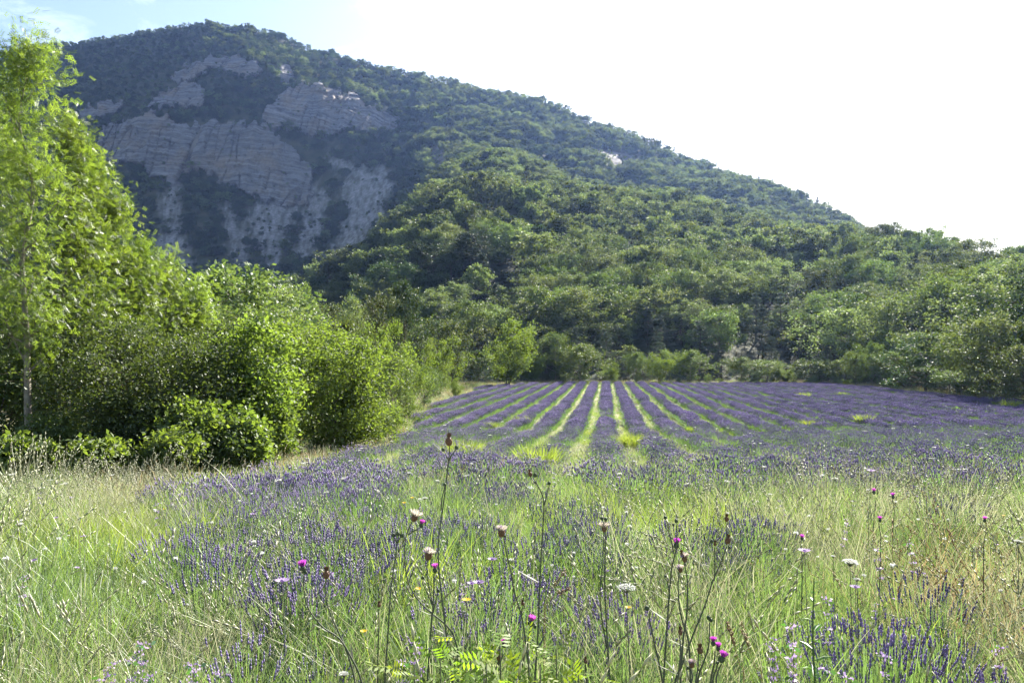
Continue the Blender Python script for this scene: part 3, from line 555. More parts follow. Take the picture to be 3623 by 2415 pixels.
# low bushes between the line of trees and the field
rb = np.random.default_rng(5); nb = 0
for px in np.linspace(500, 900, 19):
    px += rb.uniform(-11, 11); Y = float(np.interp(px, [500, 800, 900], [111, 107, 91])) + rb.uniform(0, 3); wp = rb.uniform(6, 18)
    top = 355 - (-2.7 + rb.uniform(.5, 1.9) - EYE) * F_PX / Y; nb += 1
    tree_px('bush', 'bush', px, Y, top, wp, f'{ordn[nb - 1]} low bush from the left in the fringe before the far trees', 'bush', 'low bushes of the far fringe')

# ------------------------------------------------------------------ the forest on the hill
def scatter_forest():
    r = np.random.default_rng(21); pts = []
    y = 122.0
    while y < 880:
        sp = 4.6 + .0016 * y if y > 330 else 6.3
        x = np.arange(-.80 * y, .80 * y, sp); pts.append(np.stack([x, np.full(len(x), y)], 1)); y += sp
    for yy in np.arange(50, 122, 5.5):                                    # the wooded hill on the right
        x = np.arange(.5 * yy, .85 * yy, 5.5); pts.append(np.stack([x, np.full(len(x), yy)], 1))
    for yy in np.arange(45, 122, 6):                                      # valley on the left
        x = np.arange(-.75 * yy, -.16 * yy - 8, 6.0); pts.append(np.stack([x, np.full(len(x), yy)], 1))
    P = np.concatenate(pts); P += r.uniform(-1, 1, P.shape) * np.where(P[:, 1:] < 340, 3.1, 2.4); x, y = P.T
    px = 512 + F_PX * x / y; yst = np.interp(px, cols, y0)
    z = ground(x, y); _, py = proj(x, y, z)
    ridge = np.interp(px, PXG, GY[:, 8]); keep = (y < ridge + 14) & ((y > yst + 4) | (px < 480))
    rock = region(px, py - 1, ROCKS) & (y > 200); scr = region(px, py - 1, SCREE) & (y > 200); dry = region(px, py, DRYSLOPE, 5) & (y < 420) & (y > 125)
    u = r.random(len(x)); bushy = np.clip(.16 + 1.8 * fbm(px / 14, py / 9, 2, 95), 0, .9); keep &= ~(rock & (u > .75 * bushy)); keep &= ~(scr & (u > np.where(px < 310, .25 + bushy, .12 + .4 * bushy))); keep &= ~(dry & (u > .97))
    shade = (px < 400) & (y > 440) & (py > 150); keep &= ~(shade & (px < 330) & (u > .85))
    scrub = (px < 205) & (py < 118) & (y > 400)
    s = np.where(y < 340, r.uniform(.60, 1.42, len(x)), r.uniform(.55, 1.35, len(x))) * np.interp(y, [100, 200, 350, 600, 850], [1.02, 1.0, .92, .84, .78])
    s *= 1 + .3 * fbm(x / 28, y / 28, 2, 88)
    s = np.where(scrub, s * .72, s); small = scr | (dry & (r.random(len(x)) < .35)); s = np.where(small, s * np.where(dry, 1.35, 1) * r.uniform(.35, .8, len(x)), s); s = np.where(rock, s * .5, s)
    v = r.random(len(x)); idx = (v * 5).astype(int); dk = ((px < 420) & (y > 430)) | (fbm(x / 40, y / 40, 2, 90) > .25); q = r.random(len(x))
    idx = np.where(dk & (q < .7), 5 + (v * 2).astype(int), idx); idx = np.where(q > (.93 - .10 * (y < 260)), 7, idx); idx = np.where((small | rock | (y > 45) & (q < .05)), 8 + (v * 2).astype(int), idx)
    s = np.where(small | rock, s * 1.6, s)
    k = keep.nonzero()[0]; x, y, z, s, idx, px, py = [a[k] for a in (x, y, z, s, idx, px, py)]
    rk2 = region(px, py - 1, ROCKS) & (y > 200); f_ = np.where(rk2, (y - 5.5) / y, 1); x = x * f_; y = y * f_; z = np.where(rk2, z - .8, z)
    if placed:
        A = np.array(placed); ok = np.ones(len(x), bool); nr = y < 135
        for i in nr.nonzero()[0]: ok[i] = np.all((A[:, 0] - x[i]) ** 2 + (A[:, 1] - y[i]) ** 2 > (A[:, 2] + 2.2) ** 2)
        x, y, z, s, idx, px, py = [a[ok] for a in (x, y, z, s, idx, px, py)]
    return x, y, z, s, idx, px, py
fx, fy, fz, fs, fi, fpx, fpy = scatter_forest()
inview = (fpx > -15) & (fpx < 1040)
hid = (fpx < 215) & (fy < 200)
rank = np.where(inview & ~hid, fs * np.where(fi >= 8, .4, 1) / fy, 0); order = np.argsort(-rank)[:190]; single = np.zeros(len(fx), bool); single[order] = True
def zone(px, y):
    if px > 850: return 'on the wooded rise at the right of the field'
    if y < 135 and px < 500: return 'in the valley left of the field'
    if px < 420: return 'on the slope foot below the scree'
    if px < 560: return 'at the foot of the dry slope'
    if px < 700: return 'on the lower slope above the middle of the tree line'
    return 'on the lower slope above the far tree line'
KI = {0: 'oak', 1: 'mid', 2: 'oak', 3: 'mid', 4: 'oak', 5: 'dark', 6: 'dark', 7: 'pine', 8: 'bush', 9: 'bush'}
def zone_tier(px, y):
    if px > 850: return 'rise', int(np.clip((y - 50) // 45, 0, 3)), ('lowest tier', 'second tier', 'third tier', 'upper part'), 'of the right wooded rise'
    if y < 135 and px < 500: return 'valley', int(y > 95), ('near part', 'far part'), 'of the left valley'
    t = int(np.clip((y - 122) // 26, 0, 4)); n_ = ('first tier up', 'second tier up', 'third tier up', 'fourth tier up', 'high up')
    if px < 420: return 'scree', t, n_, 'under the scree'
    if px < 600: return 'dry', t, n_, 'below the dry slope'
    return 'slope', t, n_, 'on the lower right slope'
groups_ = {}
for i in order:
    k = KI[int(fi[i])]; z_ = zone_tier(fpx[i], fy[i]); groups_.setdefault((z_[0], z_[1], k), []).append((fpx[i], i, z_))
c = 0
for key, L_ in groups_.items():
    L_.sort(key=lambda a: a[0]); k = key[2]; adj = {'oak': 'rounded oak', 'mid': 'pale broadleaf tree', 'dark': 'dark oak', 'pine': 'layered pine', 'bush': 'low bush'}[k]
    for r_, (_, i, z_) in enumerate(L_):
        c += 1; tc, H, Wd = MIDT[k][c % len(MIDT[k])]; sc = fs[i] * (7.3 / 8 if k not in ('bush', 'pine') else .85)
        first = '' if len(L_) == 1 else ordn[min(r_, 19)] + ' '
        lb = f'{first}{adj}{" from the left" if first else ""}, {z_[2][z_[1]]} {z_[3]}'
        if not first: lb = 'only ' + lb
        place_tree({'pine': 'pine_tree', 'bush': 'bush', 'mid': 'broadleaf_tree'}.get(k, 'oak_tree'), tc, fx[i], fy[i], sc * 1.05, sc, float(fs[i] * 50 % 6.28), lb, 'bush' if k == 'bush' else 'tree', 'trees ' + z_[3], float(fz[i]) - .2)

# geometry-node scatter, for what nobody could count
def source_collection(name, meshes):
    c = bpy.data.collections.new(name)
    for i, m in enumerate(meshes):
        o = bpy.data.objects.new(f'{name}_{i:02d}', m); c.objects.link(o)
    return c
def join_tc(name, t, c):
    """trunk and crown as one mesh for instancing"""
    bm_ = []
    for m in (t, c):
        n = len(m.vertices); V = np.empty(n * 3, np.float32); m.vertices.foreach_get('co', V); f = np.empty(len(m.loops), np.int32); m.loops.foreach_get('vertex_index', f)
        bm_.append((V.reshape(-1, 3), f.reshape(-1, 4)))
    V = np.concatenate([bm_[0][0], bm_[1][0]]); F = np.concatenate([bm_[0][1], bm_[1][1] + len(bm_[0][0])]); mi = np.r_[np.zeros(len(bm_[0][1])), np.ones(len(bm_[1][1]))]
    r = np.empty(len(c.vertices), np.float32); c.attributes['rnd'].data.foreach_get('value', r)
    return mesh_np(name, V, F, [t.materials[0], c.materials[0]], mi, {'rnd': np.r_[np.full(len(t.vertices), .5), r]})
_groups = {}
def scatter_group(coll):
    if coll.name in _groups: return _groups[coll.name]
    ng = bpy.data.node_groups.new('scatter_' + coll.name, 'GeometryNodeTree'); ng.interface.new_socket('Geometry', in_out='INPUT', socket_type='NodeSocketGeometry'); ng.interface.new_socket('Geometry', in_out='OUTPUT', socket_type='NodeSocketGeometry')
    L = ng.links.new; gi = N(ng, 'NodeGroupInput'); go = N(ng, 'NodeGroupOutput'); ip = N(ng, 'GeometryNodeInstanceOnPoints'); ci = N(ng, 'GeometryNodeCollectionInfo')
    ci.inputs['Collection'].default_value = coll; ci.inputs['Separate Children'].default_value = True; ci.inputs['Reset Children'].default_value = True
    def na(k, t):
        a = N(ng, 'GeometryNodeInputNamedAttribute', data_type=t); a.inputs['Name'].default_value = k; return a.outputs['Attribute']
    L(gi.outputs[0], ip.inputs['Points']); L(ci.outputs[0], ip.inputs['Instance']); ip.inputs['Pick Instance'].default_value = True
    L(na('idx', 'INT'), ip.inputs['Instance Index']); L(na('rot', 'FLOAT_VECTOR'), ip.inputs['Rotation']); L(na('scl', 'FLOAT_VECTOR'), ip.inputs['Scale']); L(ip.outputs[0], go.inputs[0])
    _groups[coll.name] = ng; return ng
def scatter(name, coll, P, rot, scl, idx, **props):
    me = bpy.data.meshes.new(name); P = np.asarray(P, np.float32); me.vertices.add(len(P)); me.vertices.foreach_set('co', P.ravel())
    for k, a in (('rot', rot), ('scl', scl)):
        at = me.attributes.new(k, 'FLOAT_VECTOR', 'POINT'); at.data.foreach_set('vector', np.asarray(a, np.float32).ravel())
    at = me.attributes.new('idx', 'INT', 'POINT'); at.data.foreach_set('value', np.asarray(idx, np.int32)); me.update()
    o = link(name, me, kind='stuff', **props); md = o.modifiers.new('scatter', 'NODES'); md.node_group = scatter_group(coll); return o
c_forest = source_collection('forest_tree_model', [join_tc(f'forest_tree_model_{i}', *tc) for i, tc in enumerate(FAR)])
k = ~single; n = int(k.sum()); rr = np.random.default_rng(9)
rot = np.zeros((n, 3)); rot[:, 2] = rr.uniform(0, 6.28, n); scl = np.stack([fs[k] * rr.uniform(.9, 1.15, n)] * 2 + [fs[k]], 1)
scatter('forest', c_forest, np.stack([fx[k], fy[k], fz[k] - .25], 1), rot, scl, fi[k], label='dense oak and pine forest covering the hillside up to the ridge', category='forest')

# ------------------------------------------------------------------ grass, lavender and meadow flowers
def blades(mb, n, R, h, w, rng, m=0, lean=.25, curve=.35, center=(0, 0, 0), hvar=.35):
    a = rng.uniform(0, 6.283, n); r = R * np.sqrt(rng.random(n)); b = np.stack([r * np.cos(a), r * np.sin(a), 0 * a], 1) + center
    H = h * rng.uniform(1 - hvar, 1 + hvar * .6, n)[:, None]; az = a + rng.normal(0, .9, n); out = np.stack([np.cos(az), np.sin(az), 0 * az], 1)
    ln = (rng.gamma(2.0, lean / 2, n))[:, None]; cv = curve * rng.random(n)[:, None]
    wa = rng.uniform(0, 6.283, n); wd = np.stack([np.cos(wa), np.sin(wa), 0 * wa], 1) * w * .5 * rng.uniform(.7, 1.3, n)[:, None]
    V = []
    for t, k in ((0, .8), (.4, 1), (.75, .7)):
        p = b + H * (out * (ln * t + cv * t * t) + np.array([0, 0, 1]) * (t - .35 * cv * t * t)); V += [p - wd * k, p + wd * k]
    V.append(b + H * (out * (ln + cv) + np.array([0, 0, 1]) * (1 - .35 * cv)))
    V = np.stack(V, 1); o = np.arange(n)[:, None] * 7
    F = np.concatenate([o + np.array([[0, 1, 3]]), o + np.array([[0, 3, 2]]), o + np.array([[2, 3, 5]]), o + np.array([[2, 5, 4]]), o + np.array([[4, 5, 6]])])
    mb.add(V.reshape(-1, 3), F, m, np.repeat(rng.random(n), 7)); return V[:, 6], V[:, 6] - V[:, 4]

_oct = np.array([[1, 0, 0], [0, 1, 0], [-1, 0, 0], [0, -1, 0], [0, 0, 1], [0, 0, -1.]]); _of = np.array([[0, 1, 4], [1, 2, 4], [2, 3, 4], [3, 0, 4], [1, 0, 5], [2, 1, 5], [3, 2, 5], [0, 3, 5]])
def spindles(mb, P, D, length, width, rng, m):
    """small pointed bodies centred on P along D"""
    n = len(P); D = D / (np.linalg.norm(D, axis=1, keepdims=True) + 1e-9); a = np.cross(D, [.3, .8, .1]); a /= np.linalg.norm(a, axis=1, keepdims=True) + 1e-9; b = np.cross(D, a)
    l = np.broadcast_to(np.asarray(length, float), (n,))[:, None, None]; w = np.broadcast_to(np.asarray(width, float), (n,))[:, None, None]
    V = P[:, None] + (_oct[None, :, 0:1] * a[:, None] + _oct[None, :, 1:2] * b[:, None]) * w * .5 + _oct[None, :, 2:3] * D[:, None] * l * .5
    F = (np.arange(n)[:, None, None] * 6 + _of[None]).reshape(-1, 3); mb.add(V.reshape(-1, 3), F, m, np.repeat(rng.random(n), 6))

def lavender_clump(name, seed, R, h, n_leaf, n_stem, sw, sl, whorls):
    rng = np.random.default_rng(seed); mb = MB()
    blades(mb, n_leaf, R * (.75 if whorls > 1 else 1.15), h * (.62 if whorls > 1 else .66), sw * (1.1 if whorls > 1 else .8), rng, 0, .5, .3)
    n = n_stem; a = rng.uniform(0, 6.283, n); r = np.sqrt(rng.random(n)); b = np.stack([.55 * R * r * np.cos(a), .55 * R * r * np.sin(a), 0 * a], 1)
    H = h * rng.uniform(.72, 1.08, n) * (1 - .22 * r * r); tip = np.stack([R * 1.15 * r * np.cos(a), R * 1.15 * r * np.sin(a), H], 1) + rng.normal(0, .02, (n, 3)); d = tip - b
    wd = np.stack([np.sin(a), -np.cos(a), 0 * a], 1) * sw * .28
    V = np.stack([b - wd, b + wd, tip + wd * .7, tip - wd * .7], 1).reshape(-1, 3); mb.add(V, np.arange(n * 4).reshape(n, 4), 0, np.repeat(rng.random(n), 4))
    du = d / np.linalg.norm(d, axis=1, keepdims=True)
    for k in range(whorls):
        spindles(mb, tip - du * sl * (.5 * k / max(whorls - 1, 1)) * 1.2 + du * sl * .2, d, sl * (.9 if whorls == 1 else .52), sw * (1.5 if k else 1.15), rng, 1)
    return mb.mesh(name, [M['lavleaf'], M['lavspike']])

def grass_tuft(name, seed, R, parts, seed_heads=0, hh=.75, smat='straw'):
    """parts: (material key, blades, height, width)"""
    rng = np.random.default_rng(seed); mb = MB(); mats = []
    for k, n, h, w in parts:
        mats.append(M[k]); blades(mb, n, R, h, w, rng, len(mats) - 1, .30, .45)
    if seed_heads:
        mats.append(M[smat]); T, D = blades(mb, seed_heads, R, hh, .0035, rng, len(mats) - 1, .28, .5, hvar=.25)
        for j in range(3): spindles(mb, T - D * (.12 + .20 * j), D + rng.normal(0, .012, D.shape), .045, .010, rng, len(mats) - 1)
    return mb.mesh(name, mats)

LAVN = [lavender_clump('lavender_near', 400 + i, .24, .50, 46, 62, .0075, .055, 3) for i in range(4)]
LAVM = [lavender_clump('lavender_mid', 410 + i, .30, .50, 36, 80, .015, .075, 1) for i in range(3)]
LAVF = [lavender_clump('lavender_far', 420 + i, .33, .46, 110, 62, .024, .11, 1) for i in range(3)]
c_lav = source_collection('lavender_model', LAVN + LAVM + LAVF)         # 0-3 near, 4-6 mid, 7-9 far
GR = []
for i in range(2):                                                       # fine near tufts
    GR += [grass_tuft('tuft_green', 430 + i, .10, [('grass', 34, .42, .0045), ('lime', 5, .36, .0045)]),
           grass_tuft('tuft_mixed', 440 + i, .11, [('grass', 20, .40, .004), ('straw', 10, .45, .0035)], 3, .62),
           grass_tuft('tuft_lime', 450 + i, .10, [('lime', 30, .40, .0055)]),
           grass_tuft('tuft_straw', 460 + i, .10, [('straw', 20, .46, .0035), ('grass', 10, .34, .004)], 7, .70),
           grass_tuft('tuft_tan', 470 + i, .10, [('tan', 18, .44, .0035), ('grass', 12, .36, .004)], 5, .60, 'tan')]
for i in range(2):                                                       # coarser tufts for the distance
    GR += [grass_tuft('turf_green', 480 + i, .30, [('grass', 44, .34, .014), ('lime', 8, .30, .014)]),
           grass_tuft('turf_mixed', 485 + i, .30, [('grass', 28, .32, .013), ('straw', 18, .38, .011)]),
           grass_tuft('turf_lime', 490 + i, .30, [('lime', 44, .32, .015)]),
           grass_tuft('turf_straw', 495 + i, .30, [('straw', 34, .40, .011), ('grass', 12, .30, .013)], 10, .5),
           grass_tuft('turf_tan', 500 + i, .30, [('tan', 30, .38, .011), ('straw', 12, .30, .011)], 8, .45, 'tan')]
c_gr = source_collection('grass_model', GR)                              # 0-9 near, 10-19 far

def left_edge(y): return np.interp(y, [0, 8, 10, 16, 26, 38, 50, 75, 96, 112], [-4.0, -5.0, -5.1, -4.8, -4.6, -5.6, -6.9, -5.6, -3.6, -1.5]) + .35 * perlin(y * .3, 0 * y, 77)
def far_edge(x): return np.interp(x, [-10, -4, 5, 44, 50], [92, 97, 109, 108, 100]) + 1.0 * perlin(x * .12, 0 * x, 78)
def right_edge(y): return np.interp(y, [0, 60, 110], [44.5, 44.5, 44])
SL = 94 / 740.0; PITCH = 1.7
BLOBS = [(270, 492, 110, 12, 1.1), (350, 474, 50, 7, 1.1), (310, 522, 110, 16, .9), (225, 545, 60, 16, .8), (380, 552, 60, 26, .9), (290, 592, 70, 26, .75), (495, 490, 32, 10, 1.1),
         (575, 515, 34, 14, .9), (572, 548, 52, 26, .9), (745, 538, 52, 18, 1.0), (510, 605, 66, 20, .65), (570, 625, 60, 15, .5), (440, 520, 40, 10, .5), (880, 600, 60, 10, .8),
         (860, 655, 90, 34, .8), (975, 662, 60, 30, .7), (700, 478, 80, 8, .5), (860, 470, 170, 14, .5), (960, 505, 60, 10, .25), (250, 650, 60, 34, .4), (650, 470, 30, 6, .5), (480, 462, 60, 8, .6), (620, 590, 60, 12, .35)]
def blobp(px, py):
    s = np.zeros_like(px)
    for cx, cy, rx, ry, w in BLOBS: s = np.maximum(s, w * np.exp(-(((px - cx) / rx) ** 2 + ((py - cy) / ry) ** 2) ** 1.3))
    return s
def rowd(x, y): u = (x - SL * y) / PITCH; return np.abs(u - np.round(u)) * PITCH      # distance from the nearest row's line

rg = np.random.default_rng(31)
# --- lavender near the viewer: old rows gone patchy
def jitter_area(y0_, y1_, sp, ulim=.78, r=rg):
    out = []; y = y0_
    while y < y1_:
        s = sp(y); x = np.arange(-ulim * y - .6, ulim * y + .6, s); out.append(np.stack([x, np.full(len(x), y)], 1)); y += s
    P = np.concatenate(out); s = np.array([sp(v) for v in P[:, 1]])[:, None]; return P + r.uniform(-.5, .5, P.shape) * s
P = jitter_area(2.2, 24.5, lambda y: .19 + .006 * y); x, y = P.T; z = gz(x, y); px, py = proj(x, y, z + .38)
p = 1.5 * blobp(px, py) * (.50 + .6 * fbm(x * .8, y * .8, 3, 81)) + .10 * (rowd(x, y) < .45) * (y > 9)
p = np.where(y > 17, np.maximum(p, sstep(16, 22, y) * (rowd(x, y) < .34) * (.8 + .8 * fbm(x * .5, y * .25, 2, 82))), p)
ok = (x > left_edge(y)) & (rg.random(len(x)) < p); x, y, z = x[ok], y[ok], z[ok]; n = len(x)
rot = np.stack([rg.normal(0, .08, n), rg.normal(0, .08, n), rg.uniform(0, 6.28, n)], 1); s = rg.uniform(.75, 1.12, n)
scatter('lavender_patch', c_lav, np.stack([x, y, z - .03], 1), rot, np.stack([s, s, s * rg.uniform(.85, 1.1, n)], 1), np.where(y < 10, rg.integers(0, 4, n), rg.integers(4, 7, n)),
        label='patchy old lavender in loose clumps among the foreground grass', category='lavender')
# --- the rows
rc = 0
for kx in range(-11, 27):
    r_ = np.random.default_rng(600 + kx); yy = np.arange(24, 113, .30); yy = yy + r_.uniform(-.12, .12, len(yy)); n = len(yy); xx = kx * PITCH + SL * yy
    xs2 = []; 
    for off in (-.15, .15): xs2.append(np.stack([xx + off + r_.normal(0, .07, n), yy + r_.uniform(-.1, .1, n)], 1))
    Q = np.concatenate(xs2); x, y = Q.T
    lush = fbm(x * .25 + kx * 9, y * .12, 3, 83)
    thin = np.interp(y, [24, 40, 60], [.45, .95, 1.0]) * (1 + 2.0 * np.minimum(lush + .10, 0))
    ok = (x > left_edge(y) + .3) & (y < far_edge(x)) & (x < right_edge(y)) & (r_.random(len(x)) < thin); x, y, lush = x[ok], y[ok], lush[ok]; n = len(x)
    if n < 12: continue
    z = gz(x, y); s = r_.uniform(.80, 1.05, n) * (1 + .30 * lush); rot = np.stack([r_.normal(0, .06, n), r_.normal(0, .06, n), r_.uniform(0, 6.28, n)], 1); rc += 1
    where = f'row {ordn[rc - 1] if rc <= 20 else ordn[rc - 21] + " of the right half"}' 
    lb = f'{ordn[rc - 1]} lavender row from the left side of the field' if rc <= 20 else f'{ordn[rc - 21]} lavender row right of the twentieth, towards the wooded rise'
    sc_ = np.where(y > 45, 1.0, 1.15)
    scatter('lavender_row', c_lav, np.stack([x, y, z - .04], 1), rot, np.stack([s * sc_ * .98, s * sc_, s * 1.08], 1), np.where(y > 40, r_.integers(7, 10, n), r_.integers(4, 7, n)),
            label=lb, category='lavender row', group='clipped lavender rows running down the field')

# --- grass everywhere
def grass_kind(x, y, px, py, r):
    n = len(x); q = fbm(x * .45, y * .45, 3, 91) + .35 * r.normal(size=n) * .5; q2 = fbm(x * .2 + 40, y * .2, 2, 92)
    k = np.full(n, 0); k[q > .05] = 1; k[(q > .32)] = 3
    lime = np.exp(-(((px - 130) / 90) ** 2 + ((py - 505) / 26) ** 2)) + .7 * np.exp(-(((px - 60) / 90) ** 2 + ((py - 530) / 26) ** 2)) + .8 * np.exp(-(((px - 640) / 120) ** 2 + ((py - 510) / 25) ** 2)) + .6 * np.exp(-(((px - 440) / 50) ** 2 + ((py - 575) / 30) ** 2))
    straw = np.exp(-(((px - 120) / 70) ** 2 + ((py - 500) / 30) ** 2)) * .8 + .9 * np.exp(-(((px - 690) / 70) ** 2 + ((py - 575) / 40) ** 2)) + .5 * np.exp(-(((px - 830) / 90) ** 2 + ((py - 500) / 30) ** 2))
    tan = .9 * np.exp(-(((px - 950) / 70) ** 2 + ((py - 590) / 55) ** 2)) + .5 * np.exp(-(((px - 470) / 22) ** 2 + ((py - 478) / 9) ** 2)) + .4 * np.exp(-(((px - 420) / 60) ** 2 + ((py - 440) / 20) ** 2))
    v = r.random(n); k = np.where(v < lime * .75, 2, k); v = r.random(n); k = np.where(v < straw * .75, 3, k); v = r.random(n); k = np.where(v < tan * .7, 4, k)
    return k
P = jitter_area(1.5, 12, lambda y: .105 + .010 * y); x, y = P.T; z = gz(x, y); px, py = proj(x, y, z + .3); k = grass_kind(x, y, px, py, rg); n = len(x)
lv = blobp(px, py) * (x > left_edge(y)); ok = rg.random(n) > .8 * lv; x, y, z, k = x[ok], y[ok], z[ok], k[ok]; n = len(x)
s = rg.uniform(.65, 1.2, n) * (1 + .5 * fbm(x * .6, y * .6, 2, 93)) * np.where(x < left_edge(y), 1.25, .95); lean = rg.normal(0, .16, (n, 2)) + np.array([0, .10])
scatter('grass', c_gr, np.stack([x, y, z - .02], 1), np.c_[lean, rg.uniform(0, 6.28, n)], np.stack([s, s, s * rg.uniform(.8, 1.25, n)], 1), k + 5 * rg.integers(0, 2, n), label='tangled green and straw coloured meadow grass in the foreground', category='grass')
P = jitter_area(11, 120, lambda y: .30 + .0065 * (y - 11)); x, y = P.T; z = gz(x, y); px, py = proj(x, y, z + .2); k = grass_kind(x, y, px, py, rg); n = len(x)
infield = (x > left_edge(y)) & (y < far_edge(x) - .3) & (x < right_edge(y)); d = rowd(x, y)
verge = ~infield; k = np.where(verge, np.where(rg.random(n) < np.where(y > 90, .35, .25), 4, np.where(rg.random(n) < .45, 3, k)), k)

k = np.where(infield & (y > 15) & (d > .42), np.where(rg.random(n) < .30, 2, np.where(rg.random(n) < .4, 3, np.where(rg.random(n) < .5, 1, 0))), k)
ok = ~(infield & (d < .45) & (y > 17) & (rg.random(n) < .85)) & ~(infield & (y > 26) & (rg.random(n) < .30 + .25 * (d > .7))) & ~((x < -.18 * y - 6) & (y > 30)) & (z + 2.0 > hz(x, np.maximum(y, 38))) 
x, y, z, k, infield = x[ok], y[ok], z[ok], k[ok], infield[ok]; n = len(x)
s = rg.uniform(.6, 1.15, n) * np.where(infield, np.interp(y, [12, 24, 28], [1.05, .85, .75]), 1.05) * (1 + .3 * fbm(x * .3, y * .3, 2, 94)); s = np.where(~infield & (y > 25), s * 1.15, s)
scatter('grass', c_gr, np.stack([x, y, z - .03], 1), np.c_[rg.normal(0, .15, (n, 2)), rg.uniform(0, 6.28, n)], np.stack([s * 1.1, s * 1.1, s * rg.uniform(.8, 1.2, n)], 1), 10 + k + 5 * rg.integers(0, 2, n), label='shorter grass between the lavender and along the verge beyond', category='grass')

# --- small meadow flowers nobody could count
def small_flower(name, seed, kind):
    rng = np.random.default_rng(seed); mb = MB(); h = .52
    mb.tube([(0, 0, 0), (.01, 0, h * .5), (0, .01, h)], [.0016, .0014, .001], 3, 0)
    if kind == 'umbel':
        a = rng.uniform(0, 6.28, 26); r = .035 * np.sqrt(rng.random(26)); C = np.stack([r * np.cos(a), r * np.sin(a), h + .012 - 4 * r * r], 1)
        for c in C[::3]: mb.tube([(0, .01, h - .02), c - np.array([0, 0, .002])], [.0008, .0006], 3, 0)
        leaf_cards(mb, np.repeat(C, 2, 0), .013, rng, 1, 1.5, .5)
    elif kind == 'scabious':
        a = np.arange(14) * .449; C = np.stack([.004 * np.cos(a), .01 + .004 * np.sin(a), 0 * a + h], 1); D = np.stack([np.cos(a), np.sin(a), .35 + 0 * a], 1)
        for c, d in zip(C, D):
            w = np.array([-d[1], d[0], 0]) * .0045; mb.add([c, c + d * .009 + w, c + d * .018, c + d * .009 - w], [[0, 1, 2, 3]], 1, rng.random())
        spindles(mb, np.array([[0, .01, h + .002]]), np.array([[0, 0, 1.]]), .014, .014, rng, 1)
    elif kind == 'yellow':
        a = np.arange(12) * .5236
        for t in a:
            d = np.array([math.cos(t), math.sin(t), .3]); w = np.array([-d[1], d[0], 0]) * .004; c = np.array([0, .01, h]); mb.add([c, c + d * .008 + w, c + d * .016, c + d * .008 - w], [[0, 1, 2, 3]], 1, rng.random())
    else:
        for j in range(4):
            C = np.array([[0, .01, h - .05 * j]]) + rng.normal(0, .010, (16, 3)) * [1, 1, .5]; leaf_cards(mb, C, .010, rng, 1, .5, .4)
            leaf_cards(mb, C[:4], .022, rng, 2, .8, .25)
    return mb.mesh(name, [M['thstem'], M[{'umbel': 'white', 'scabious': 'lilac', 'yellow': 'yellow', 'mint': 'lilac'}[kind]], M['mug']])
FL = [small_flower('flower_umbel', 700, 'umbel'), small_flower('flower_umbel_small', 701, 'umbel'), small_flower('flower_scabious', 702, 'scabious'), small_flower('flower_yellow', 703, 'yellow'), small_flower('flower_mint', 704, 'mint')]
c_fl = source_collection('flower_model', FL)
r = np.random.default_rng(55); n = 650; y = 4.0 * (105 / 3.5) ** r.random(n); x = r.uniform(-.75, .75, n) * y; ok = (x > left_edge(y) - .5 * (y < 12) * 9) & (x < 43); x, y = x[ok], y[ok]; n = len(x)
px, py = proj(x, y, gz(x, y) + .4); v = r.random(n)
k = np.where(v < .50, 0, np.where(v < .70, 1, np.where(v < .85, 2, np.where(v < .90, 3, 4)))); k = np.where((y > 20) & (k > 1) & (r.random(n) < .8), 0, k)
s = r.uniform(.7, 1.15, n) * np.where(y > 25, 1.25, 1.0); s = np.where(k == 1, s * .8, s); ss = s * np.where(y > 25, 1.3, 1) * np.where((y < 8) & (k < 2), .4, 1)
scatter('wildflowers', c_fl, np.stack([x, y, gz(x, y)], 1), np.c_[r.normal(0, .12, (n, 2)), r.uniform(0, 6.28, n)], np.stack([ss, ss, s * 1.05], 1), k, label='tiny white lilac and yellow wildflowers scattered through the grass', category='wildflowers')

# --- bright grass tussocks standing in the field (positions in the photograph / 2.297)
mb_t = grass_tuft('grass_tussock', 710, .34, [('lime', 420, .55, .020)]); TUS = [(1196, 975, 'brightest yellow green tussock between two left rows', 1.0), (1608, 978, 'yellow green tussock right of the middle rows', .8), (1128, 985, 'wide low yellow tussock left of the brightest one', .8),
  (1452, 1028, 'tussock where a middle row breaks off', 1.0), (1985, 975, 'pale tussock in the right half of the field', 1.1), (1848, 912, 'pale tussock near the far edge of the field', 1.1), (1935, 908, 'second pale tussock near the far edge', .9),
  (2322, 937, 'yellow tussock at the right end of the field', 1.3), (1858, 980, 'small pale tussock between right rows', .8), (1236, 1080, 'green tussock at the near end of the left rows', 1.1), (1590, 990, 'small tussock beside the one right of the middle', .6), (1062, 1062, 'soft green tussock by the left field edge', 1.1)]
for a, b, lb, s in TUS:
    x, y = gnd_at(a / 2.297, b / 2.297 + 2, 0); o = link('grass_tussock', mb_t, loc=(x, y, float(gz(x, y)) - .03), rz=a % 6.28, label=lb, category='grass tussock', group='yellow green tussocks in the lavender'); o.scale = (s, s, s * 1.15)

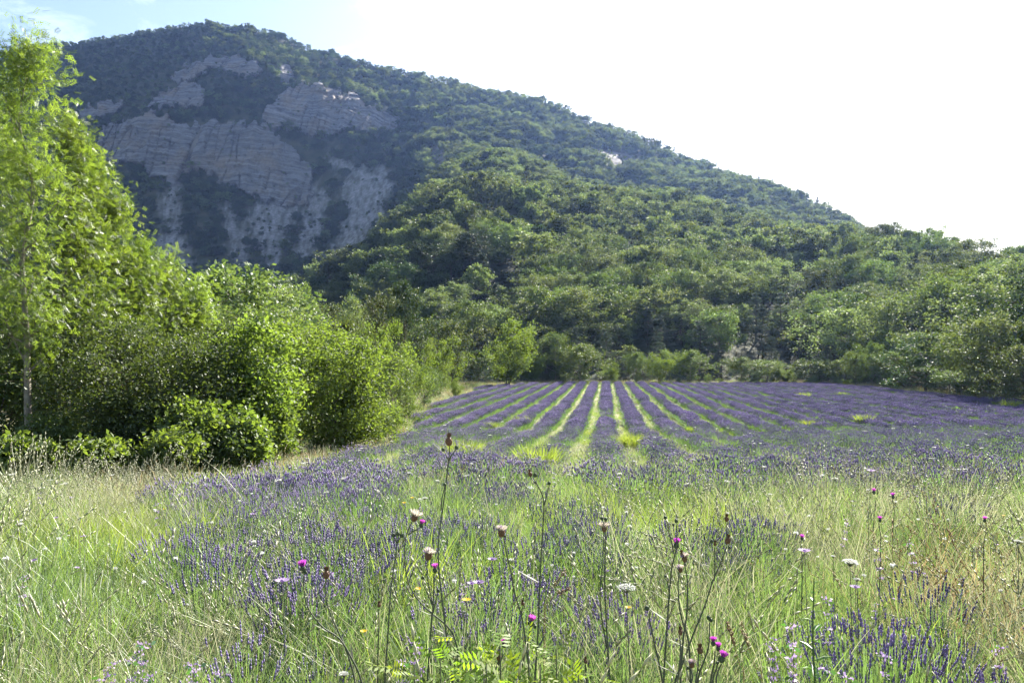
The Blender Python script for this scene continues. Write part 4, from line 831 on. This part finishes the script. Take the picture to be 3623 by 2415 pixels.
# ------------------------------------------------------------------ thistles and single flowers close to the viewer
def W3(px, py, Y): return np.array([(px - 512) / F_PX * Y, Y, EYE + (HOR - py) * Y / F_PX])
def catmull(P, m=6):
    P = np.asarray(P, float); Q = np.vstack([2 * P[0] - P[1], P, 2 * P[-1] - P[-2]]); out = []
    for i in range(1, len(Q) - 2):
        for t in np.linspace(0, 1, m, endpoint=False): out.append(.5 * (2 * Q[i] + (Q[i + 1] - Q[i - 1]) * t + (2 * Q[i - 1] - 5 * Q[i] + 4 * Q[i + 1] - Q[i + 2]) * t ** 2 + (3 * Q[i] - Q[i - 1] - 3 * Q[i + 1] + Q[i + 2]) * t ** 3))
    return np.array(out + [P[-1]])
def frame(d):
    d = unit(np.asarray(d, float)); a = unit(np.cross(d, [.2, .9, .1])); return a, np.cross(d, a), d
def bud_mesh(r, rng, m=0, elong=1.25, d=(0, 0, 1)):
    """globe of overlapping bracts"""
    mb = MB(); a, b, c = frame(d); n = 9; t = np.linspace(0, 1, 7); R = r * np.sin(np.pi * (.12 + .80 * t)) ** .8; R[0] = r * .3; R[-1] = r * .35; th = np.arange(n) * 2 * np.pi / n
    V = (c * (t[:, None, None] * 2 * r * elong)) + R[:, None, None] * (np.cos(th)[None, :, None] * a + np.sin(th)[None, :, None] * b)
    mb.add(V.reshape(-1, 3), grid_faces(7, n), m); i = np.arange(6) * n; mb.add(V.reshape(-1, 3), np.stack([i + n - 1, i + 2 * n - 1, i + n, i], 1), m)
    mb.add(np.vstack([V[-1], c * 2.06 * r * elong]), [[k, (k + 1) % n, n] for k in range(n)], m)
    for ring in range(5):
        for k in range(n):
            an = (k + .5 * (ring % 2)) * 2 * np.pi / n; tt = .12 + .16 * ring; rr = r * math.sin(math.pi * (.12 + .80 * tt)) ** .8; e = math.cos(an) * a + math.sin(an) * b; w = -math.sin(an) * a + math.cos(an) * b
            p = e * rr * 1.0 + c * tt * 2 * r * elong; mb.add([p - w * r * .2, p + w * r * .2, p + c * r * .55 + e * r * .13], [[0, 1, 2]], m, rng.random())
    return mb
def tuft_mesh(r, L, rng, d=(0, 0, 1), n=70, spread=.5, m=0, w=.0010):
    mb = MB(); a, b, c = frame(d); th = rng.uniform(0, 6.28, n); q = np.sqrt(rng.random(n)); e = np.cos(th)[:, None] * a + np.sin(th)[:, None] * b
    p = e * (q * r * .45)[:, None]; dr = c + e * (q * spread)[:, None] + rng.normal(0, .08, (n, 3)); dr /= np.linalg.norm(dr, axis=1, keepdims=True); s = np.cross(dr, rng.normal(size=(n, 3))); s /= np.linalg.norm(s, axis=1, keepdims=True)
    l = L * rng.uniform(.75, 1.1, n)[:, None]; V = np.stack([p - s * w, p + s * w, p + dr * l + s * w * .8, p + dr * l - s * w * .8], 1).reshape(-1, 3); mb.add(V, np.arange(n * 4).reshape(n, 4), m, np.repeat(rng.random(n), 4)); return mb
TH_ID = [0]
def thistle(label, Y, stems, heads, lean=(0, 0)):
    """stems: pixel polylines (first one reaches the ground); heads: (px, py, type, size px, direction x)"""
    TH_ID[0] += 1; rng = np.random.default_rng(800 + TH_ID[0]); s0 = stems[0]; 
    e = W3(*s0[-1], Y); p = W3(*s0[-2], Y); dr = unit(e - p) if e[2] < p[2] else np.array([0, 0, -1.]); g = float(gz(e[0], Y)); k = max(0, (e[2] - g) / max(-dr[2], .4)); base = np.array([e[0] + dr[0] * k * .35, Y, g - .02])
    root = link('thistle', None, loc=tuple(base), label=label, category='thistle', group='tall bare stemmed thistles in the foreground')
    for i, st in enumerate(stems):
        pts = [W3(a, b, Y) - base for a, b in st]
        if i == 0: pts.append((pts[-1] * .5) + np.array([0, 0, 0])); pts.append(np.zeros(3))
        pts = catmull(pts, 5); pts[:, 1] += .02 * np.sin(np.linspace(0, 5, len(pts)) + TH_ID[0]) * np.linspace(1, 0, len(pts)); mb = MB(); n = len(pts); r0 = .0034 if i == 0 else .0024
        mb.tube(pts, np.linspace(r0 * .62, r0 * 1.25, n), 6)
        if i == 0:                                            # a few narrow stem leaves low down
            for t in (.55, .7, .82, .93):
                q = pts[int(t * (n - 1))]; az = rng.uniform(0, 6.28); o = np.array([math.cos(az), math.sin(az) * .6, .5]); w = np.array([-o[1], o[0], 0]) * .10
                mb.add([q, q + o * .03 + w * .07, q + o * .09, q + o * .03 - w * .07], [[0, 1, 2, 3]], 0)
        link('stem', mb.mesh('thistle_stem', [M['thstem']], True), root)
    for hx, hy, typ, sz, dx in heads:
        c = W3(hx, hy, Y) - base; r = sz * (.42 if typ in ('pappus', 'fade') else .45) * Y / F_PX; d = np.array([dx, rng.uniform(-.2, .2), 1.0]); a, b, u = frame(d); el = 1.05 if typ == 'bud' else 1.25
        bm = bud_mesh(r, rng, 0, el, d); o = link('bud' if typ == 'bud' else 'flower_head', bm.mesh('thistle_bud', [M['brownbud'] if typ in ('brown', 'pappus', 'fade') else M['bud']]), root, tuple(c - u * r * el))
        if typ in ('purple', 'mauve'):
            link('florets', tuft_mesh(r * 1.1, r * 2.0, rng, d, 120, .55).mesh('thistle_florets', [M['purple'] if typ == 'purple' else M['lilac']]), o, tuple(u * r * el * 1.7))
        elif typ == 'brown':
            link('florets', tuft_mesh(r * .8, r * 1.5, rng, d, 60, .25).mesh('thistle_florets', [M['brownbud']]), o, tuple(u * r * el * 1.7))
        elif typ in ('pappus', 'fade'):
            link('pappus', tuft_mesh(r * 1.2, r * (2.3 if typ == 'pappus' else 1.8), rng, d, 170, 1.3 if typ == 'pappus' else .9, w=.0008).mesh('thistle_pappus', [M['pappus']]), o, tuple(u * r * el * 1.3))
            if typ == 'fade': link('florets', tuft_mesh(r, r * 1.7, rng, d + np.array([-.8, 0, 0]), 50, .4).mesh('thistle_florets', [M['lilac']]), o, tuple(u * r * el * 1.3))
thistle('tallest thistle with a closed head flanked by two round buds at its tip', 2.7, [[(449, 446), (448.5, 458), (443, 505), (438.7, 537), (438.5, 562), (441, 588), (446, 630), (453, 684)], [(456, 449), (452, 454), (449, 460)], [(443.8, 450), (446.5, 455), (449, 460)], [(444.5, 486), (442, 498), (441, 510)]],
        [(448.8, 441, 'brown', 8, 0), (456.5, 447, 'bud', 4.6, .2), (443, 449, 'bud', 4.2, -.2), (444.6, 484, 'bud', 4, 0)])
thistle('thin thistle stem topped by a cluster of three round green buds', 2.9, [[(397.5, 537), (394.5, 560), (391, 590), (389, 622), (385, 684)], [(401, 536), (399, 539), (397, 543)], [(393.5, 535), (395, 538), (396.6, 542)]], [(397.8, 533, 'bud', 5, 0), (401.8, 535, 'bud', 4.5, .3), (393.6, 534.5, 'bud', 4.5, -.3)])
thistle('curving thistle with a white fluffy seed head beside a small purple flower', 3.0, [[(412, 521), (406, 536), (405, 552), (407, 574), (412, 588), (420, 600), (432, 612), (443, 621), (452, 632), (457.5, 650), (458, 684)], [(421.5, 526), (416, 529), (408, 534)]], [(414.5, 517, 'pappus', 8, .35), (421.3, 525, 'purple', 4.6, .2)])
thistle('branched thistle with a faded mauve and white head above a purple one', 2.8, [[(434.6, 572), (434, 590), (433, 607), (430, 640), (427, 684)], [(427.5, 557), (427.5, 575), (430, 592), (433, 606)], [(438, 592), (436, 600), (433, 612)], [(422.8, 579), (427, 592), (432, 604)]],
        [(428.4, 555, 'fade', 9, .3), (435, 569.5, 'purple', 5.2, 0), (422.6, 577, 'bud', 4, 0), (438.2, 590, 'bud', 4.2, 0)])
thistle('thistle with a half open white and dark purple head, stem leaning right', 2.8, [[(504, 537), (506.5, 552), (510.8, 571), (515, 594), (522, 618), (526, 645), (530, 684)], [(522.5, 604), (522, 610), (521.5, 616)]], [(501.5, 532, 'fade', 8.5, .1), (504.6, 535.5, 'bud', 3.2, .2), (522.6, 603, 'brown', 3.6, 0)])
thistle('tall thistle with a pair of buds and one bud on a side branch', 2.7, [[(533.5, 478), (538, 486), (543.8, 501), (543, 530), (541, 560), (539.6, 590), (537.5, 640), (534.6, 684)], [(549.3, 485), (547, 494), (544.3, 504)], [(530.2, 476), (533, 480), (535.5, 483)]], [(535.2, 474.6, 'bud', 4.8, .1), (530.2, 473.6, 'brown', 4.6, -.3), (549.3, 482.8, 'bud', 4, .1)])
thistle('low thistle with a pale purple flower between two buds at the middle', 2.5, [[(531, 628), (528, 640), (524, 658), (518, 686)]], [(531.4, 622.5, 'purple', 6.4, .2), (527.8, 622, 'bud', 4, -.3), (535, 626, 'bud', 4, .4)])
thistle('low thistle with a purple flower above a brown closed head', 2.4, [[(499, 660), (496, 668), (490.5, 686)], [(503.5, 648), (502, 655), (497, 666)]], [(504, 644, 'purple', 5.2, 0), (499, 657, 'brown', 6, -.1)])
thistle('pair of straight thistle stems with two buds over a brown and white head', 2.8, [[(605.5, 520), (605, 545), (604.3, 580), (606, 620), (609.6, 684)], [(604, 531), (602.5, 560), (599.8, 590), (601.5, 615), (607, 648)], [(602.2, 519.5), (603.5, 522), (605, 526)]], [(605.7, 518.6, 'bud', 4, .2), (601.8, 517.8, 'bud', 4, -.2), (604.2, 528, 'pappus', 6.4, 0)])
thistle('branching thistle with a bright purple head below two dark buds', 2.8, [[(676, 524), (675.5, 545), (671.5, 564), (669.4, 588), (667, 630), (663.7, 684)], [(665.4, 519), (668, 530), (672, 542), (673.5, 553)], [(665.8, 578), (667.5, 582), (669, 587)]], [(676.2, 520.5, 'bud', 4.2, 0), (665.4, 517, 'bud', 4, 0), (676.3, 545, 'purple', 6, .1), (673.4, 524, 'bud', 3, -.2), (665.4, 575.5, 'bud', 3, 0)])
thistle('thin thistle with one round green head, stem leaning right', 2.7, [[(648, 611), (649, 618), (654, 640), (663, 684)]], [(647, 607.5, 'bud', 5.4, -.1)])
thistle('leaning thistle with a reddish brown head at the end of its long stem', 2.8, [[(726, 545), (721, 562), (713.6, 581), (705, 608), (694, 634), (684, 660), (674, 686)], [(714, 546), (715.5, 560), (714, 580)], [(726.8, 522), (727, 530), (726.5, 541)]], [(727.8, 540, 'brown', 6, .15), (726.7, 518.5, 'brown', 4.8, 0), (711.8, 540.6, 'bud', 4, -.1), (715, 543.4, 'brown', 3.6, .1), (729.4, 547, 'bud', 3, .3)])
thistle('thistle with a brown and white seed head on a curved stem', 2.7, [[(684.6, 562), (688, 578), (688.6, 592), (687, 615), (683, 640), (680, 686)]], [(684.6, 558, 'fade', 6.6, 0), (681.5, 553, 'brown', 3.6, 0)])
thistle('thistle with a whitish tuft leaning on the brown and white one', 2.75, [[(680.4, 573), (679, 590), (681, 615), (688, 640), (690, 686)]], [(680.4, 569, 'fade', 5.6, -.1)])
thistle('thistle with a dark purple pointed head on a short stem', 2.5, [[(680.3, 636), (680, 650), (677, 686)]], [(680.3, 631.5, 'brown', 5.2, 0)])
thistle('thin thistle with two green buds above the low purple group', 2.6, [[(709, 621), (707.7, 643), (703, 660), (697, 686)]], [(708.6, 617, 'bud', 4.6, -.1), (711, 619.6, 'bud', 4, .3)])
thistle('low thistle with a narrow purple head, left of the low group', 2.5, [[(713.3, 648), (713, 664), (711, 688)]], [(713.3, 642.5, 'purple', 5, 0)])
thistle('low thistle with a purple head in the middle of the low group', 2.55, [[(718.3, 653), (717, 668), (713, 688)]], [(718.3, 647.8, 'purple', 4.8, 0)])
thistle('low thistle with the widest bright pink flower of the low group', 2.45, [[(721.5, 664), (719, 674), (716, 690)]], [(721.8, 658.5, 'purple', 6.6, .45), (717.5, 662, 'bud', 3.6, 0)])
thistle('low thistle with a rusty brown head, left of the purple group', 2.5, [[(700, 654), (698.6, 668), (695, 688)]], [(700, 649.5, 'brown', 6.2, 0)])
thistle('low thistle with a pale mauve tuft near the bottom edge', 2.4, [[(692, 668), (692, 676), (690, 690)]], [(692, 664, 'fade', 6, .1), (687.5, 667, 'bud', 4, -.2)])
thistle('thistle with a lone bright purple flower, curving down to the right', 2.8, [[(303.6, 573), (304.5, 585), (306.5, 598), (312, 611), (324, 626), (339, 637), (350, 655), (362, 684)]], [(303, 568.5, 'purple', 7, -.1), (305.6, 572, 'bud', 4, .3)])
thistle('thistle with a tall dark conical head, curving down to the right', 2.85, [[(326.2, 579), (326.3, 590), (330, 610), (337, 628), (346, 650), (355, 684)]], [(326.3, 574, 'brown', 7.4, 0)])
thistle('small dark thistle bud half hidden in the grass', 3.4, [[(379, 607), (379, 620), (378, 640)]], [(379, 604.5, 'brown', 4, 0)])
thistle('tiny brown thistle bud right of the bright sapling', 2.6, [[(585.5, 664), (586, 672), (587, 686)]], [(585.5, 660.5, 'brown', 4.2, 0)])

def big_umbel(label, px, py, wpx, Y):
    rng = np.random.default_rng(int(px)); x = (px - 512) / F_PX * Y; z0 = float(gz(x, Y)); h = EYE + (HOR - py) * Y / F_PX - z0; R = wpx * .5 * Y / F_PX
    root = link('wild_carrot', None, loc=(x, Y, z0), label=label, category='white umbel', group='white umbels in the meadow'); mb = MB(); mb.tube([(0, 0, 0), (.015, .01, h * .5), (0, 0, h - R * .8)], [.0025, .002, .0016], 5)
    c = MB(); n = 34; a = np.arange(n) * 2.399; q = np.sqrt((np.arange(n) + .5) / n); T = np.stack([R * q * np.cos(a), R * q * np.sin(a), h + .12 * R - .25 * R * q * q], 1) + rng.normal(0, R * .03, (n, 3))
    for t in T: mb.tube([(0, 0, h - R * .8), t * [1, 1, 1] - [0, 0, R * .06]], [.0008, .0006], 3)
    P = np.repeat(T, 16, 0) + rng.normal(0, R * .075, (n * 16, 3)) * [1, 1, .35]; leaf_cards(c, P, R * .10, rng, 0, 1.6, .5)
    link('stem', mb.mesh('umbel_stem', [M['thstem']]), root); link('umbel', c.mesh('umbel_florets', [M['white']]), root)
for a in [('widest flat white umbel right of the thistles', 850, 560, 15, 3.6), ('flat white umbel between the middle and right thistles', 626.5, 585.5, 18, 3.2), ('white umbel at the right edge', 1018, 540, 8, 4.2), ('small white umbel far right of the thistles', 835, 477.5, 6.5, 7.5),
          ('tiny white umbel above the thistles', 688, 483, 5.5, 7), ('white umbel at the bottom left corner of the thistles', 344, 672, 10, 2.4), ('thin white umbel right of the curving grass', 425, 497, 6, 5.5), ('white umbel low among grass at the far left', 20, 523, 7, 5), ('small white umbel beside the widest one', 857, 578, 7, 3.5), ('small white umbel above the widest one', 833, 555, 4.5, 4.2)]: big_umbel(*a)
def single_flower(name, label, cat, mesh, px, py, Y, s, group):
    x = (px - 512) / F_PX * Y; z = float(gz(x, Y)); h = EYE + (HOR - py) * Y / F_PX - z; o = link(name, mesh, loc=(x, Y - .01, z), rz=px, label=label, category=cat, group=group); o.scale = (s, s, h / .52)
for a in [('pale lilac scabious left of the widest umbel', 804, 551, 3.6, 1.5), ('white lilac scabious in front of the dark lavender', 283, 581, 3.2, 1.6), ('pale scabious right of the branched thistle', 493, 558, 3.8, 1.3), ('lilac scabious low between the curved stems', 476, 582, 3.2, 1.3), ('small white scabious beside the lilac one', 471, 583.5, 3.3, 1.0), ('scabious in the right meadow', 870, 470, 6, 1.8), ('lilac scabious low on the right', 854, 587, 3.4, 1.2)]:
    single_flower('scabious', a[0], 'scabious', FL[2], a[1], a[2], a[3], a[4], 'scabious flowers in the meadow')
for a in [('yellow flower low between the curved stems', 464, 599.5, 3, 1.3), ('yellow flower near the bottom left of the thistles', 366.6, 629.7, 2.7, .9), ('yellow flower left of the white seed head', 405, 502, 5, 1.0), ('yellow flower above the white seed head', 412, 497, 5.2, 1.0), ('yellow flower beside the middle umbel', 626, 606, 3, .9)]:
    single_flower('yellow_flower', a[0], 'yellow flower', FL[3], a[1], a[2], a[3], a[4], 'yellow flowers in the meadow')
for j, (px, py, Y) in enumerate([(143, 643, 2.7), (141, 652, 2.65), (131, 660, 2.6), (115, 664, 2.6), (108, 676, 2.5), (193, 664, 2.6), (197, 672, 2.5), (219, 673, 2.5), (153, 676, 2.4), (422, 650, 2.6), (401, 661, 2.5), (413, 642, 2.7), (774, 640, 2.7), (790, 645, 2.7), (771, 648, 2.6), (792, 626, 2.9), (792, 656, 2.6), (826, 599, 3.4), (883, 655, 2.7), (1000, 648, 2.7), (822, 668, 2.5), (845, 676, 2.45)]):
    side = 'bottom left' if px < 250 else 'between the curved stems' if px < 500 else 'right of the thistles'
    single_flower('wild_mint', f'lilac whorled wild mint {"at the " if px < 250 else ""}{side}, {ordn[[0,1,2,3,4,5,6,7,8,0,1,2,0,1,2,3,4,5,6,7,8,9][j]]} from its left', 'wild mint', FL[4], px, py, Y, .95, 'lilac mint stalks ' + side)
for lb, px, py, Y in [('small magenta flower between the umbels of the right meadow', 802, 538, 4.6), ('magenta flower under the rusty grass at the right', 880, 520, 5.0), ('magenta flower far back in the right meadow', 893, 496.5, 6.5),
                      ('pair mate of the far magenta flower, slightly left of it', 874, 492, 6.6), ('dark magenta flower near the right edge', 984.6, 520, 5.0)]:
    thistle(lb, Y, [[(px, py + 3), (px + .6, py + 14), (px, py + 26)]], [(px, py, 'purple', 3.4, 0)])

# mugwort-like plant with feathered leaves
rng = np.random.default_rng(77); x0 = (814 - 512) / F_PX * 2.7; z0 = float(gz(x0, 2.7)); hM = EYE + (HOR - 577) * 2.7 / F_PX - z0
root = link('mugwort_plant', None, loc=(x0, 2.7, z0), label='upright dark green plant with finely cut leaves right of the thistles', category='plant'); mb = MB(); st = np.array([(0, 0, 0), (.01, 0, hM * .4), (-.004, 0, hM * .75), (0, 0, hM)]); mb.tube(catmull(st), np.linspace(.005, .002, 19), 6); link('stem', mb.mesh('mugwort_stem', [M['mug']]), root)
for k in range(22):
    zt = hM * (.18 + .80 * k / 21); az = k * 2.4; L = .14 * (1.05 - k / 23); o = np.array([math.cos(az), math.sin(az), .45]); mb = MB(); side_ = np.array([-o[1], o[0], 0])
    for j in range(7):
        b = o * L * j / 7 - np.array([0, 0, .25]) * L * (j / 7) ** 2
        for sg in (-1, 1):
            d = (o * .7 + side_ * sg) * L * .30 * (1.1 - j / 9); w = np.array([0, 0, 1.]) * .002 + o * L * .035; mb.add([b - w, b + d * .5 + w, b + d, b + d * .5 - w], [[0, 1, 2, 3]], 0, rng.random())
    mb.add([o * 0, o * L * .5 + side_ * .003, o * L - np.array([0, 0, .2]) * L, o * L * .5 - side_ * .003], [[0, 1, 2, 3]], 0); link('leaf', mb.mesh('mugwort_leaf', [M['mug']]), root, (0, 0, zt))
# ash seedling with bright compound leaves at the bottom
for px, py, Y, n, lb in [(470, 636, 2.35, 14, 'tallest bright yellow green ash seedling between the curved thistles'), (500, 646, 2.3, 13, 'bright ash seedling just right of the tallest one'), (528, 640, 2.35, 14, 'bright ash seedling under the low purple thistle flower'), (556, 648, 2.3, 13, 'bright ash seedling right of the middle thistles'),
  (440, 656, 2.25, 12, 'bright ash seedling at the foot of the curved thistles'), (414, 664, 2.2, 10, 'small bright ash seedling left of the curved thistles'), (486, 662, 2.1, 12, 'bright ash seedling at the bottom edge under the tallest one'), (540, 664, 2.1, 12, 'bright ash seedling at the bottom edge between two thistles'), (578, 662, 2.2, 9, 'small bright ash seedling beside the tiny brown bud')]:
    x0 = (px - 512) / F_PX * Y; z0 = float(gz(x0, Y)); h = EYE + (HOR - py) * Y / F_PX - z0; root = link('ash_seedling', None, loc=(x0, Y, z0), label=lb, category='seedling', group='bright ash seedlings'); mb = MB()
    mb.tube([(0, 0, 0), (.01, .01, h * .5), (0, 0, h)], [.004, .003, .002], 5); link('stem', mb.mesh('seedling_stem', [M['thstem']]), root)
    n = int(n * 1.7)
    for k in range(n):
        mb = MB(); pinnate(mb, np.zeros((1, 3)), .085, rng, 0, np.array([[math.cos(k * 2.4), math.sin(k * 2.4), .25]])); link('leaf', mb.mesh('seedling_leaf', [M['sap']]), root, (.05 * math.cos(k * 2.4) * (k % 3), .05 * math.sin(k * 2.4) * (k % 3), h * (.62 + .38 * k / n)))
# arching seed-headed grasses that stand out one by one
def seed_grass(label, Y, pts, mk='straw', heads=18):
    P = [W3(a, b, Y) for a, b in pts]; g = float(gz(P[-1][0], Y)); base = np.array([P[-1][0], Y, g]); P = catmull([p - base for p in P] + [np.zeros(3)], 6); mb = MB(); mb.tube(P, np.linspace(.0006, .0016, len(P)), 4); r = np.random.default_rng(int(pts[0][0]))
    root = link('seed_grass', mb.mesh('grass_stalk', [M[mk]]), loc=tuple(base), label=label, category='grass stalk', group='arching grass stalks in the foreground')
    hb = MB(); m_ = max(8, len(P) // 3); q = np.linspace(0, m_ - 1, heads); Q = np.stack([np.interp(q, np.arange(len(P)), P[:, k]) for k in range(3)], 1) + r.normal(0, .003, (heads, 3)); D = np.gradient(Q, axis=0) * -1 + r.normal(0, .004, Q.shape)
    spindles(hb, Q, D, .022, .0055, r, 0); link('seed_head', hb.mesh('grass_seed_head', [M[mk]]), root)
for a in [('pale arching stalk crossing behind the lone purple thistle', 2.6, [(271, 545), (290, 562), (308, 580), (326, 612), (338, 650)]), ('long pale stalk rising at the left above the verge', 3.4, [(155, 452), (158, 480), (163, 510), (168, 545)]),
          ('stalk leaning from the lower left towards the thistles', 2.4, [(150, 628), (175, 645), (205, 660), (225, 682)]), ('pale stalk arching at the far left', 3.6, [(30, 472), (52, 486), (72, 510), (84, 545)]), ('second pale stalk arching at the far left', 3.5, [(18, 480), (44, 492), (66, 512), (80, 548)]),
          ('tall stalk of the left grass group', 3.7, [(60, 462), (76, 480), (90, 505), (98, 540)]), ('stalk between two tall ones at the left', 3.6, [(80, 458), (92, 480), (104, 510), (110, 550)]), ('stalk curving over the lavender left of the middle', 3.2, [(420, 470), (430, 500), (436, 540)]),
          ('silver stalk right of the middle thistles', 3.0, [(642, 532), (664, 542), (684, 556), (700, 580)]), ('second silver stalk right of the middle thistles', 3.1, [(655, 545), (680, 550), (700, 562), (716, 590)]), ('third silver stalk right of the middle thistles', 2.9, [(628, 555), (655, 560), (680, 572), (700, 600)]),
          ('low silver stalk bending right of the middle', 2.8, [(600, 575), (630, 582), (660, 596), (685, 625)])]: seed_grass(*a)
for a in [('reddish dry stalk behind the middle thistles', 3.2, [(570, 588), (560, 592), (548, 602), (545, 620)]), ('second reddish dry stalk behind the middle thistles', 3.1, [(566, 570), (556, 582), (548, 597), (544, 618)]), ('reddish stalk at the lower right of the thistles', 2.5, [(727, 622), (733, 640), (740, 665), (744, 684)]), ('second reddish stalk at the lower right of the thistles', 2.5, [(741, 622), (747, 642), (756, 668), (762, 684)])]: seed_grass(*a, mk='tan', heads=26)

# ------------------------------------------------------------------ air
if HAZE:
    hx0, hx1, hy0, hy1, hz0_, hz1_ = -1150, 1150, -70, 1260, -12.0, 400.0
    V = np.array([[x, y, z] for x in (hx0, hx1) for y in (hy0, hy1) for z in (hz0_, hz1_)])
    F = np.array([[0, 1, 3, 2], [4, 6, 7, 5], [0, 4, 5, 1], [2, 3, 7, 6], [0, 2, 6, 4], [1, 5, 7, 3]])
    m = bpy.data.materials.new('haze_air'); m.use_nodes = True; nt = m.node_tree; nt.nodes.clear(); o_ = N(nt, 'ShaderNodeOutputMaterial'); v = N(nt, 'ShaderNodeVolumePrincipled')
    v.inputs['Color'].default_value = (.30, .48, 1.0, 1); v.inputs['Density'].default_value = HAZE; v.inputs['Anisotropy'].default_value = .5; nt.links.new(v.outputs[0], o_.inputs['Volume'])
    link('haze', mesh_np('haze', V, F, [m]), kind='stuff', label='thin bluish summer haze over the valley', category='haze')
